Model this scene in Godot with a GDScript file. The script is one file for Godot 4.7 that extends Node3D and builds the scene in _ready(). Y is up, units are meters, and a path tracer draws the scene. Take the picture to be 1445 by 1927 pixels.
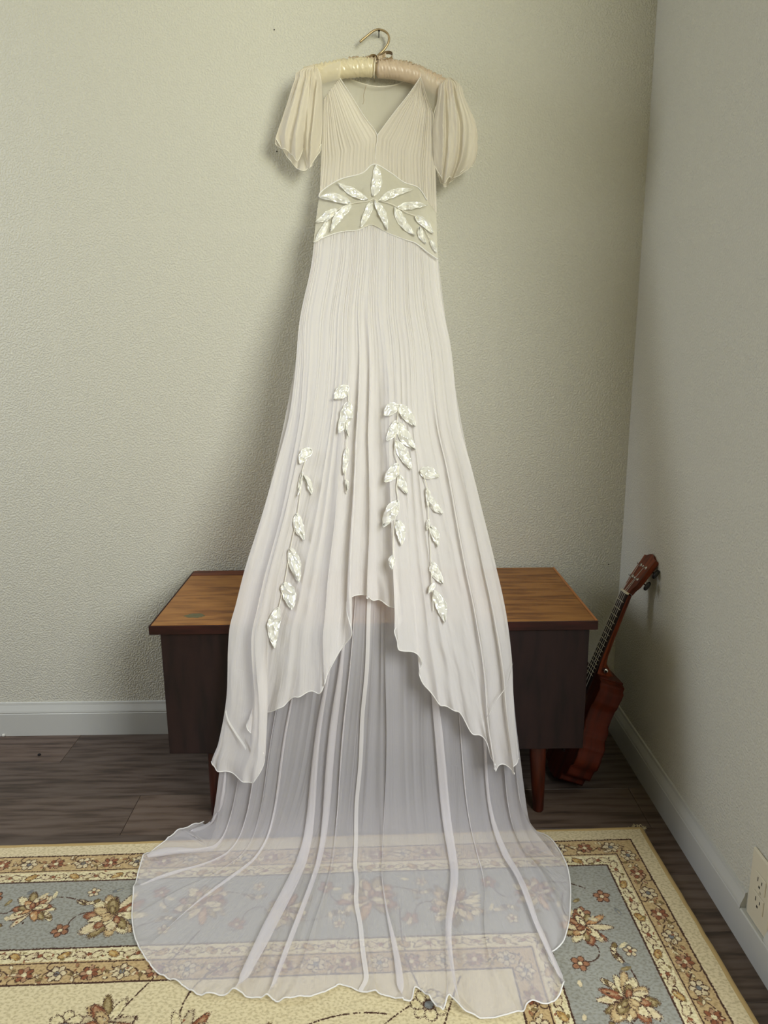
extends Node3D
# A sheer ivory gown on a padded hanger, hung from a nail over a low cabinet; its train lies on a patterned rug. A ukulele leans in the corner.
# Metres; the back wall is z = 0, the floor y = 0, the camera stands at z = 1.9.

const XR := 0.666      # right wall
const XL := -2.4       # left wall
const XE := 2.7        # far right wall, past the end of the right wall
const ZE := 1.22        # where the right wall ends
const ZB := -0.012     # back wall
const ZF := 2.6        # wall behind the camera
const HC := 2.55        # ceiling

var M := {}
var used := {}
var rng := RandomNumberGenerator.new()
var n1 := FastNoiseLite.new()
var n2 := FastNoiseLite.new()

# ---------------------------------------------------------------- naming
func numbered(called: String) -> String:
	used[called] = used.get(called, 0) + 1
	return called if used[called] == 1 else "%s_%03d" % [called, used[called] - 1]

func thing(called: String, label: String, category: String, at := Vector3.ZERO, group := "") -> Node3D:
	var o := Node3D.new()
	o.name = numbered(called)
	add_child(o, true)
	o.position = at
	tag(o, label, category, group)
	return o

func tag(o: Node, label: String, category: String, group := "") -> void:
	o.set_meta("label", label)
	o.set_meta("category", category)
	if group != "":
		o.set_meta("group", group)

func part(called: String, mesh: Mesh, m: Material, parent: Node) -> MeshInstance3D:
	var o := MeshInstance3D.new()
	o.mesh = mesh
	o.material_override = m
	var k := 0
	var nm := called
	while parent.has_node(nm):
		k += 1
		nm = "%s_%03d" % [called, k]
	o.name = nm
	parent.add_child(o, true)
	return o

func struct(called: String, mesh: Mesh, m: Material) -> MeshInstance3D:
	var o := part(called, mesh, m, self)
	o.set_meta("kind", "structure")
	return o

# ---------------------------------------------------------------- materials
func mat(c: Color, rough := 0.7, spec := 0.5, metal := 0.0) -> StandardMaterial3D:
	var m := StandardMaterial3D.new()
	m.albedo_color = c
	m.roughness = rough
	m.metallic_specular = spec
	m.metallic = metal
	return m

func noise(kind: int, freq: float, octaves := 3, sd := 1) -> FastNoiseLite:
	var n := FastNoiseLite.new()
	n.noise_type = kind
	n.frequency = freq
	n.seed = sd
	n.fractal_octaves = octaves
	return n

func noise_tex(n: FastNoiseLite, w: int, h: int, ramp: Array = [], as_normal := false, bump := 4.0) -> NoiseTexture2D:
	var t := NoiseTexture2D.new()
	t.width = w
	t.height = h
	t.seamless = true
	t.noise = n
	if ramp.size():
		var g := Gradient.new()
		var offs := PackedFloat32Array()
		var cols := PackedColorArray()
		for r in ramp:
			offs.append(r[0])
			cols.append(r[1])
		g.offsets = offs
		g.colors = cols
		t.color_ramp = g
	t.as_normal_map = as_normal
	t.bump_strength = bump
	return t

func wood(dark: Color, mid: Color, light: Color, scale: Vector3, rough: float, sd: int, spec := 0.4) -> StandardMaterial3D:
	var m := mat(Color.WHITE, rough, spec)
	var n := noise(FastNoiseLite.TYPE_SIMPLEX_SMOOTH, 0.012, 5, sd)
	n.domain_warp_enabled = true
	n.domain_warp_amplitude = 18.0
	n.domain_warp_frequency = 0.008
	m.albedo_texture = noise_tex(n, 512, 512, [[0.15, dark], [0.42, mid], [0.58, mid.lerp(light, 0.6)], [0.85, light]])
	m.uv1_triplanar = true
	m.uv1_scale = scale
	m.uv1_triplanar_sharpness = 8.0
	return m

func make_materials() -> void:
	var wn := noise(FastNoiseLite.TYPE_SIMPLEX_SMOOTH, 0.085, 3, 4)
	var relief := noise_tex(wn, 1024, 1024, [[0.0, Color(0.1, 0.1, 0.1)], [0.45, Color(0.35, 0.35, 0.35)], [0.6, Color(0.75, 0.75, 0.75)], [1.0, Color(0.9, 0.9, 0.9)]])
	M.wall = mat(Color(0.80, 0.79, 0.735), 0.75, 0.3)
	M.wall.heightmap_enabled = true
	M.wall.heightmap_texture = relief
	M.wall.heightmap_scale = 0.17
	M.wall.uv1_triplanar = true
	M.wall.uv1_world_triplanar = true
	M.wall.uv1_scale = Vector3(1.8, 1.8, 1.8)
	M.ceiling = mat(Color(0.80, 0.79, 0.76), 0.9, 0.2)
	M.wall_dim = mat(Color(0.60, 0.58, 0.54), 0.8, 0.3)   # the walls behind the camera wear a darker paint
	M.trim = mat(Color(0.76, 0.76, 0.735), 0.4, 0.5)
	M.plate = mat(Color(0.84, 0.81, 0.72), 0.35, 0.5)
	M.slot = mat(Color(0.03, 0.028, 0.025), 0.6)
	M.glass = mat(Color(1, 1, 1, 0.06), 0.02)
	M.glass.transparency = BaseMaterial3D.TRANSPARENCY_ALPHA
	M.subfloor = mat(Color(0.10, 0.08, 0.07), 0.9)
	M.planks = []
	for k in 5:
		var b: Color = [Color(0.33, 0.275, 0.235), Color(0.30, 0.25, 0.215), Color(0.35, 0.29, 0.245), Color(0.315, 0.265, 0.23), Color(0.34, 0.28, 0.24)][k]
		M.planks.append(wood(b.darkened(0.25), b, b.lightened(0.08), Vector3(0.7, 3.0, 7.0), 0.42, 20 + k))
	M.top = wood(Color(0.44, 0.27, 0.12), Color(0.54, 0.355, 0.165), Color(0.61, 0.42, 0.21), Vector3(0.9, 4.0, 6.0), 0.42, 31)
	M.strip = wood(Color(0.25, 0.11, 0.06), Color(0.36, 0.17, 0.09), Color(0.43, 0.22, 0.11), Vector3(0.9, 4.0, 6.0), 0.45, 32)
	M.edge = mat(Color(0.66, 0.42, 0.21), 0.45)
	M.nosing = wood(Color(0.15, 0.065, 0.06), Color(0.19, 0.085, 0.075), Color(0.23, 0.10, 0.085), Vector3(1.2, 8.0, 6.0), 0.4, 33)
	M.body = wood(Color(0.10, 0.06, 0.062), Color(0.13, 0.078, 0.078), Color(0.155, 0.092, 0.088), Vector3(5.0, 0.8, 5.0), 0.5, 34)
	M.leg = wood(Color(0.17, 0.065, 0.035), Color(0.23, 0.088, 0.045), Color(0.28, 0.11, 0.05), Vector3(10.0, 1.5, 10.0), 0.35, 35)
	M.stain = mat(Color(0.36, 0.35, 0.24), 0.7)
	M.mahogany = wood(Color(0.22, 0.075, 0.035), Color(0.28, 0.098, 0.045), Color(0.33, 0.12, 0.055), Vector3(7.0, 0.9, 7.0), 0.28, 36)
	M.neck = wood(Color(0.27, 0.11, 0.05), Color(0.40, 0.17, 0.075), Color(0.48, 0.22, 0.10), Vector3(12.0, 1.5, 12.0), 0.4, 37)
	M.rosewood = wood(Color(0.06, 0.03, 0.025), Color(0.11, 0.055, 0.045), Color(0.15, 0.08, 0.06), Vector3(14.0, 2.0, 14.0), 0.45, 38)
	M.bone = mat(Color(0.88, 0.84, 0.72), 0.4)
	M.steel = mat(Color(0.80, 0.79, 0.77), 0.25, 0.5, 1.0)
	M.string = mat(Color(0.72, 0.70, 0.66), 0.35)
	M.black = mat(Color(0.02, 0.02, 0.022), 0.35)
	M.hook = mat(Color(0.66, 0.58, 0.44), 0.3, 0.5, 0.6)
	M.nail = mat(Color(0.12, 0.09, 0.06), 0.4, 0.5, 0.5)
	M.lint = mat(Color(0.85, 0.84, 0.8), 0.8)
	M.crumb = mat(Color(0.05, 0.04, 0.035), 0.9)
	# cloth
	var streak := Image.create(512, 512, false, Image.FORMAT_RGB8)
	var sn := noise(FastNoiseLite.TYPE_SIMPLEX_SMOOTH, 0.05, 3, 9)
	for y in 512:
		for x in 512:
			var v := 0.5 + 0.42 * sn.get_noise_2d(x * 1.0, y * 0.055) + 0.12 * sn.get_noise_2d(x * 3.1 + 900.0, y * 0.6)
			streak.set_pixel(x, y, Color(v, v, v))
	streak.bump_map_to_normal_map(5.0)
	var st := ImageTexture.create_from_image(streak)
	var wr := noise(FastNoiseLite.TYPE_SIMPLEX_SMOOTH, 0.012, 3, 12)
	M.crepe = cloth(Color(0.945, 0.93, 0.92), 0.74, st, 0.5)
	M.bodice = cloth(Color(0.925, 0.895, 0.84), 0.74, st, 0.45)
	M.train = cloth(Color(0.95, 0.935, 0.94), 0.48, st, 0.5)
	M.sleeve = cloth(Color(0.93, 0.90, 0.83), 0.66, st, 0.45)
	M.sheer = cloth(Color(0.92, 0.90, 0.83), 0.34, st, 0.3)
	M.mesh = cloth(Color(0.89, 0.875, 0.80), 0.66, st, 0.15)
	M.hem = mat(Color(0.95, 0.94, 0.92), 0.5, 0.5)
	M.hem.backlight_enabled = true
	M.hem.backlight = Color(0.5, 0.5, 0.5)
	M.satin = mat(Color(0.97, 0.965, 0.935), 0.25, 0.8, 0.36)
	M.satin.rim_enabled = true
	M.satin.rim = 0.3
	M.satin.normal_enabled = true
	M.satin.normal_texture = noise_tex(wr, 256, 256, [], true, 7.0)
	M.satin.normal_scale = 0.25
	M.stem = mat(Color(0.92, 0.90, 0.84), 0.45)
	M.pad = mat(Color(0.86, 0.81, 0.67), 0.3, 0.7)
	M.pad.rim_enabled = true
	M.pad.rim = 0.3
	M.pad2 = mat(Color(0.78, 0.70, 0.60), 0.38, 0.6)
	M.ribbon = mat(Color(0.70, 0.62, 0.50), 0.35, 0.6)
	M.tag = mat(Color(0.88, 0.84, 0.74), 0.6)

func cloth(c: Color, alpha: float, normal: Texture2D, ns: float) -> StandardMaterial3D:
	var m := mat(Color(c.r, c.g, c.b, alpha), 0.75, 0.25)
	m.transparency = BaseMaterial3D.TRANSPARENCY_ALPHA
	m.backlight_enabled = true
	m.backlight = Color(0.62, 0.60, 0.57)
	m.normal_enabled = true
	m.normal_texture = normal
	m.normal_scale = ns
	m.rim_enabled = true
	m.rim = 0.15
	m.cull_mode = BaseMaterial3D.CULL_DISABLED
	m.vertex_color_use_as_albedo = true
	return m

# ---------------------------------------------------------------- geometry
func quad(st: SurfaceTool, a: Vector3, b: Vector3, c: Vector3, d: Vector3) -> void:   # clockwise seen from outside
	for p in [a, b, c, a, c, d]:
		st.add_vertex(p)

func begin(smooth := false) -> SurfaceTool:
	var st := SurfaceTool.new()
	st.begin(Mesh.PRIMITIVE_TRIANGLES)
	st.set_smooth_group(0 if smooth else -1)
	return st

func finish(st: SurfaceTool) -> ArrayMesh:
	st.generate_normals()
	return st.commit()

func add_box(st: SurfaceTool, lo: Vector3, hi: Vector3, b := 0.0, x := Transform3D()) -> void:   # a box with chamfered edges
	var c := (lo + hi) / 2.0
	var h := (hi - lo) / 2.0
	b = minf(b, minf(h.x, minf(h.y, h.z)) * 0.9)
	var axes := [Vector3.RIGHT, Vector3.UP, Vector3.BACK]
	for i in 3:
		for s in [-1.0, 1.0]:
			var n: Vector3 = axes[i] * s
			var u: Vector3 = axes[(i + 1) % 3]
			var v: Vector3 = axes[(i + 2) % 3]
			var hu := h[(i + 1) % 3] - b
			var hv := h[(i + 2) % 3] - b
			var f := c + n * h[i]
			face(st, n, [f + u * hu + v * hv, f - u * hu + v * hv, f - u * hu - v * hv, f + u * hu - v * hv], x)
	if b <= 0.0:
		return
	for i in 3:
		var u := (i + 1) % 3
		var v := (i + 2) % 3
		for su in [-1.0, 1.0]:
			for sv in [-1.0, 1.0]:
				var q := []
				for k in 4:
					var p := Vector3.ZERO
					p[i] = (h[i] - b) * (-1.0 if k == 0 or k == 3 else 1.0)
					p[u] = su * (h[u] if k < 2 else h[u] - b)
					p[v] = sv * (h[v] - b if k < 2 else h[v])
					q.append(c + p)
				var n := Vector3.ZERO
				n[u] = su
				n[v] = sv
				face(st, n.normalized(), q, x)
	for sx in [-1.0, 1.0]:
		for sy in [-1.0, 1.0]:
			for sz in [-1.0, 1.0]:
				var s := Vector3(sx, sy, sz)
				var k := h - Vector3(b, b, b)
				face(st, s.normalized(), [c + s * Vector3(h.x, k.y, k.z), c + s * Vector3(k.x, h.y, k.z), c + s * Vector3(k.x, k.y, h.z)], x)

func face(st: SurfaceTool, n: Vector3, p: Array, x := Transform3D()) -> void:   # a flat convex polygon whose front looks along n
	var turn: Vector3 = (p[1] - p[0]).cross(p[2] - p[0])
	var q := p.duplicate()
	if turn.dot(n) > 0.0:
		q.reverse()
	for k in range(1, q.size() - 1):
		for w in [q[0], q[k], q[k + 1]]:
			st.add_vertex(x * (w as Vector3))

func box(lo: Vector3, hi: Vector3, b := 0.0) -> ArrayMesh:
	var st := begin()
	add_box(st, lo, hi, b)
	return finish(st)

func grid(nu: int, nv: int, pts: PackedVector3Array, flip := false, uvs := Vector2(1, 1), closed_u := false, cols := PackedColorArray()) -> ArrayMesh:   # nu x nv points, u fastest
	var nor := PackedVector3Array()
	nor.resize(pts.size())
	var uv := PackedVector2Array()
	uv.resize(pts.size())
	var idx := PackedInt32Array()
	for j in nv:
		for i in nu:
			var i0 := maxi(i - 1, 0)
			var i1 := mini(i + 1, nu - 1)
			if closed_u and i == 0:
				i0 = nu - 2
			if closed_u and i == nu - 1:
				i1 = 1
			var du := pts[j * nu + i1] - pts[j * nu + i0]
			var dv := pts[mini(j + 1, nv - 1) * nu + i] - pts[maxi(j - 1, 0) * nu + i]
			var n := du.cross(dv).normalized()
			nor[j * nu + i] = -n if flip else n
			uv[j * nu + i] = Vector2(float(i) / (nu - 1), float(j) / (nv - 1)) * uvs
	for j in nv - 1:
		for i in nu - 1:
			var a := j * nu + i
			if flip:
				idx.append_array([a, a + 1, a + nu, a + 1, a + nu + 1, a + nu])
			else:
				idx.append_array([a, a + nu, a + 1, a + 1, a + nu, a + nu + 1])
	var arr := []
	arr.resize(Mesh.ARRAY_MAX)
	arr[Mesh.ARRAY_VERTEX] = pts
	arr[Mesh.ARRAY_NORMAL] = nor
	arr[Mesh.ARRAY_TEX_UV] = uv
	if cols.size():
		arr[Mesh.ARRAY_COLOR] = cols
	arr[Mesh.ARRAY_INDEX] = idx
	var m := ArrayMesh.new()
	m.add_surface_from_arrays(Mesh.PRIMITIVE_TRIANGLES, arr)
	return m

func frames(p: PackedVector3Array) -> Array:
	var out := []
	var up := Vector3.UP
	for i in p.size():
		var t := (p[mini(i + 1, p.size() - 1)] - p[maxi(i - 1, 0)]).normalized()
		if i == 0 and absf(t.dot(up)) > 0.9:
			up = Vector3.BACK
		var side := t.cross(up)
		if side.length() < 1e-4:
			side = t.cross(Vector3.RIGHT)
		side = side.normalized()
		up = side.cross(t).normalized()
		out.append([side, up])
	return out

func tube(p: PackedVector3Array, r: Callable, sides := 8, caps := true) -> ArrayMesh:   # r(k along 0..1, angle) -> radius
	var fr := frames(p)
	var pts := PackedVector3Array()
	var n := p.size()
	if caps:
		for s in sides + 1:
			pts.append(p[0])
	for i in n:
		for s in sides + 1:
			var a := TAU * s / sides
			var q: float = r.call(float(i) / maxi(n - 1, 1), a)
			pts.append(p[i] + (fr[i][0] * cos(a) + fr[i][1] * sin(a)) * q)
	if caps:
		for s in sides + 1:
			pts.append(p[n - 1])
	return grid(sides + 1, pts.size() / (sides + 1), pts, true, Vector2(1, 1), true)

func wire(p: PackedVector3Array, rad: float, sides := 6) -> ArrayMesh:
	return tube(p, func(_k, _a): return rad, sides)

func lathe(prof: Array, sides := 20) -> ArrayMesh:   # prof: Vector2(radius, y) upwards
	var pts := PackedVector3Array()
	for q in prof:
		for s in sides + 1:
			var a := TAU * s / sides
			pts.append(Vector3(q.x * cos(a), q.y, q.x * sin(a)))
	return grid(sides + 1, prof.size(), pts, false, Vector2(1, 1), true)

func smooth_path(c: Array, per := 8) -> PackedVector3Array:
	var out := PackedVector3Array()
	for i in c.size() - 1:
		var a: Vector3 = c[maxi(i - 1, 0)]
		var d: Vector3 = c[mini(i + 2, c.size() - 1)]
		for k in per:
			out.append((c[i] as Vector3).cubic_interpolate(c[i + 1], a, d, float(k) / per))
	out.append(c[-1])
	return out

func extrude(poly: PackedVector2Array, depth: float, x := Transform3D(), bevel := 0.0) -> ArrayMesh:   # a flat outline in x, y given depth along +z, with softened rims
	var st := begin()
	var tri := Geometry2D.triangulate_polygon(poly)
	var inner := poly
	if bevel > 0.0:
		var off := Geometry2D.offset_polygon(poly, -bevel)
		if off.size() == 1 and off[0].size() == poly.size():
			inner = off[0]
	var it := Geometry2D.triangulate_polygon(inner)
	for s in [0.0, depth]:
		for k in it.size() / 3:
			var f := []
			for w in 3:
				var q := inner[it[k * 3 + w]]
				f.append(Vector3(q.x, q.y, s))
			face(st, Vector3(0, 0, 1.0 if s > 0.0 else -1.0), f, x)
	var ccw := not Geometry2D.is_polygon_clockwise(poly)
	for k in poly.size():
		var a := poly[k]
		var b := poly[(k + 1) % poly.size()]
		var nn := (b - a).orthogonal() * (-1.0 if ccw else 1.0)
		nn = Vector2((b - a).y, -(b - a).x) * (1.0 if ccw else -1.0)
		face(st, Vector3(nn.x, nn.y, 0), [Vector3(a.x, a.y, bevel), Vector3(b.x, b.y, bevel), Vector3(b.x, b.y, depth - bevel), Vector3(a.x, a.y, depth - bevel)], x)
		if bevel > 0.0 and inner.size() == poly.size():
			var ia := nearest_in(inner, a)
			var ib := nearest_in(inner, b)
			face(st, Vector3(nn.x, nn.y, -nn.length()), [Vector3(a.x, a.y, bevel), Vector3(b.x, b.y, bevel), Vector3(ib.x, ib.y, 0), Vector3(ia.x, ia.y, 0)], x)
			face(st, Vector3(nn.x, nn.y, nn.length()), [Vector3(a.x, a.y, depth - bevel), Vector3(b.x, b.y, depth - bevel), Vector3(ib.x, ib.y, depth), Vector3(ia.x, ia.y, depth)], x)
	return finish(st)

func nearest_in(p: PackedVector2Array, q: Vector2) -> Vector2:
	var best := p[0]
	for a in p:
		if a.distance_squared_to(q) < best.distance_squared_to(q):
			best = a
	return best

# a table of (x, value) points read smoothly, laid out as 512 samples
func lut(tab: Array, from: float, to: float, n := 512) -> PackedFloat32Array:
	var out := PackedFloat32Array()
	for k in n:
		var x := lerpf(from, to, float(k) / (n - 1))
		var i := 0
		while i < tab.size() - 2 and tab[i + 1].x < x:
			i += 1
		var a: Vector2 = tab[i]
		var b: Vector2 = tab[i + 1]
		var ma: float = (b.y - tab[maxi(i - 1, 0)].y) / maxf(b.x - tab[maxi(i - 1, 0)].x, 1e-6)
		var mb: float = (tab[mini(i + 2, tab.size() - 1)].y - a.y) / maxf(tab[mini(i + 2, tab.size() - 1)].x - a.x, 1e-6)
		var h := b.x - a.x
		var t := clampf((x - a.x) / h, 0.0, 1.0)
		out.append((1 + 2 * t) * (1 - t) * (1 - t) * a.y + t * (1 - t) * (1 - t) * h * ma + t * t * (3 - 2 * t) * b.y + t * t * (t - 1) * h * mb)
	return out

func rd(l: PackedFloat32Array, from: float, to: float, x: float) -> float:
	var f := clampf((x - from) / (to - from), 0.0, 1.0) * (l.size() - 1)
	var i := mini(int(f), l.size() - 2)
	return lerpf(l[i], l[i + 1], f - i)

func poly_at(p: Array, t: float) -> Vector3:   # a point at share t of a polyline's length
	var total := 0.0
	for i in p.size() - 1:
		total += p[i].distance_to(p[i + 1])
	var want := t * total
	for i in p.size() - 1:
		var d: float = p[i].distance_to(p[i + 1])
		if want <= d or i == p.size() - 2:
			return p[i].lerp(p[i + 1], want / maxf(d, 1e-6))
		want -= d
	return p[-1]

func coons(top: Array, bottom: Array, left: Array, right: Array, nu: int, nv: int, bend: Callable) -> PackedVector3Array:   # top, bottom run left to right; left, right run top to bottom
	var pts := PackedVector3Array()
	var rows_l := []
	var rows_r := []
	for j in nv:
		rows_l.append(poly_at(left, float(j) / (nv - 1)))
		rows_r.append(poly_at(right, float(j) / (nv - 1)))
	var tt := []
	var bb := []
	for i in nu:
		tt.append(poly_at(top, float(i) / (nu - 1)))
		bb.append(poly_at(bottom, float(i) / (nu - 1)))
	for j in nv:
		var v := float(j) / (nv - 1)
		for i in nu:
			var u := float(i) / (nu - 1)
			var p: Vector3 = tt[i] * (1 - v) + bb[i] * v + rows_l[j] * (1 - u) + rows_r[j] * u
			p -= tt[0] * (1 - u) * (1 - v) + tt[nu - 1] * u * (1 - v) + bb[0] * (1 - u) * v + bb[nu - 1] * u * v
			pts.append(p + bend.call(u, v))
	return pts

# ---------------------------------------------------------------- scene
func _ready() -> void:
	rng.seed = 7
	n1.noise_type = FastNoiseLite.TYPE_SIMPLEX_SMOOTH
	n1.frequency = 1.0
	n1.fractal_octaves = 1
	n1.seed = 3
	n2.noise_type = FastNoiseLite.TYPE_SIMPLEX_SMOOTH
	n2.frequency = 1.0
	n2.fractal_octaves = 3
	n2.seed = 11
	# camera
	var cam := Camera3D.new()
	cam.name = "camera"
	cam.rotation_order = EULER_ORDER_YXZ
	cam.position = Vector3(0, 1.064, 1.9011)
	cam.rotation_degrees = Vector3(-12.5736, -0.6237, -0.4345)
	cam.fov = 69.9273
	cam.near = 0.05
	cam.current = true
	add_child(cam)
	# sky and exposure
	var env := Environment.new()
	var sky := Sky.new()
	var sm := ProceduralSkyMaterial.new()
	sm.sky_top_color = Color(0.55, 0.68, 0.86)
	sm.sky_horizon_color = Color(0.82, 0.86, 0.88)
	sm.ground_horizon_color = Color(0.66, 0.70, 0.52)
	sm.ground_bottom_color = Color(0.42, 0.47, 0.25)
	sky.sky_material = sm
	env.background_mode = Environment.BG_SKY
	env.sky = sky
	env.background_energy_multiplier = 0.6
	env.tonemap_mode = Environment.TONE_MAPPER_LINEAR
	env.tonemap_exposure = 1.5
	env.sdfgi_enabled = true
	env.ssao_enabled = true
	env.ssil_enabled = true
	var we := WorldEnvironment.new()
	we.name = "world"
	we.environment = env
	add_child(we)
	# daylight through the two windows: the sky's share comes in downwards, the sunlit lawn's share upwards
	daylight("window_sky", Vector3(1.15, 1.78, ZF - 0.05), Vector3(-0.1, -0.55, -1), Vector2(0.95, 1.2), Color(0.945, 0.965, 1.0), 5.0)
	daylight("window_lawn", Vector3(1.15, 1.72, ZF - 0.05), Vector3(-0.1, 1.3, -1), Vector2(0.95, 1.25), Color(0.93, 0.89, 0.40), 2.6)
	daylight("window_sky_left", Vector3(XL + 0.05, 1.65, 0.55), Vector3(1, -0.8, 0.1), Vector2(0.8, 1.2), Color(0.92, 0.945, 1.0), 1.9)
	make_materials()
	room()
	rug()
	cabinet()
	dress()
	hanger()
	ukulele()
	small_things()

func daylight(called: String, at: Vector3, towards: Vector3, size: Vector2, c: Color, e: float) -> void:
	var l := AreaLight3D.new()
	l.name = called
	l.area_size = size
	l.light_color = c
	l.light_energy = e
	l.area_range = 12.0
	l.area_attenuation = 2.0
	l.shadow_enabled = true
	add_child(l)
	l.look_at_from_position(at, at + towards, Vector3.UP)

# ---------------------------------------------------------------- room
func wall_with_opening(x0: float, x1: float, z0: float, z1: float, y0: float, y1: float) -> ArrayMesh:
	var st := begin()
	var a := minf(x0, x1)
	var b := maxf(x0, x1)
	add_box(st, Vector3(a, 0, ZB - 0.12), Vector3(b, HC, z0))
	add_box(st, Vector3(a, 0, z1), Vector3(b, HC, ZF + 0.12))
	add_box(st, Vector3(a, 0, z0), Vector3(b, y0, z1))
	add_box(st, Vector3(a, y1, z0), Vector3(b, HC, z1))
	return finish(st)

func window(called: String, a0: float, a1: float, y0: float, y1: float, x: Transform3D) -> void:   # a: along the wall, z: out through the wall
	var w := Node3D.new()
	w.name = called
	w.set_meta("kind", "structure")
	add_child(w)
	var ym := (y0 + y1) / 2.0
	var st := begin()
	for s in [[y0 - 0.05, y0 + 0.03, a0 - 0.06, a1 + 0.06], [y1 - 0.03, y1 + 0.05, a0 - 0.06, a1 + 0.06], [y0 + 0.03, y1 - 0.03, a0 - 0.06, a0 + 0.03], [y0 + 0.03, y1 - 0.03, a1 - 0.03, a1 + 0.06]]:
		add_box(st, Vector3(s[2], s[0], -0.015), Vector3(s[3], s[1], 0.10), 0.003, x)
	part("window_frame", finish(st), M.trim, w)
	for k in 2:
		var ya := y0 + 0.03 if k == 0 else ym
		var yb := ym if k == 0 else y1 - 0.03
		var d := 0.03 + 0.03 * k
		var sash := begin()
		for q in [[ya, ya + 0.035, a0 + 0.03, a1 - 0.03], [yb - 0.035, yb, a0 + 0.03, a1 - 0.03], [ya + 0.035, yb - 0.035, a0 + 0.03, a0 + 0.065], [ya + 0.035, yb - 0.035, a1 - 0.065, a1 - 0.03]]:
			add_box(sash, Vector3(q[2], q[0], d - 0.012), Vector3(q[3], q[1], d + 0.012), 0.002, x)
		var s := part("sash", finish(sash), M.trim, w)
		var pn := begin()
		add_box(pn, Vector3(a0 + 0.065, ya + 0.035, d - 0.002), Vector3(a1 - 0.065, yb - 0.035, d + 0.002), 0.0, x)
		part("pane", finish(pn), M.glass, s)

func board(along: Vector3, inward: Vector3, from: Vector3, length: float, profile: Array) -> ArrayMesh:
	var st := begin()
	var n := profile.size()
	var a := []
	var b := []
	for q in profile:
		a.append(from + inward * q.x + Vector3.UP * q.y)
		b.append(from + inward * q.x + Vector3.UP * q.y + along * length)
	for k in n - 1:
		var d: Vector3 = a[k + 1] - a[k]
		var nn := d.cross(along)
		if nn.dot(inward) + nn.y < 0.0:
			nn = -nn
		face(st, nn, [a[k], a[k + 1], b[k + 1], b[k]])
	var ea := a.duplicate()
	ea.append(from)
	var eb := b.duplicate()
	eb.append(from + along * length)
	face(st, -along, ea)
	face(st, along, eb)
	return finish(st)

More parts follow.
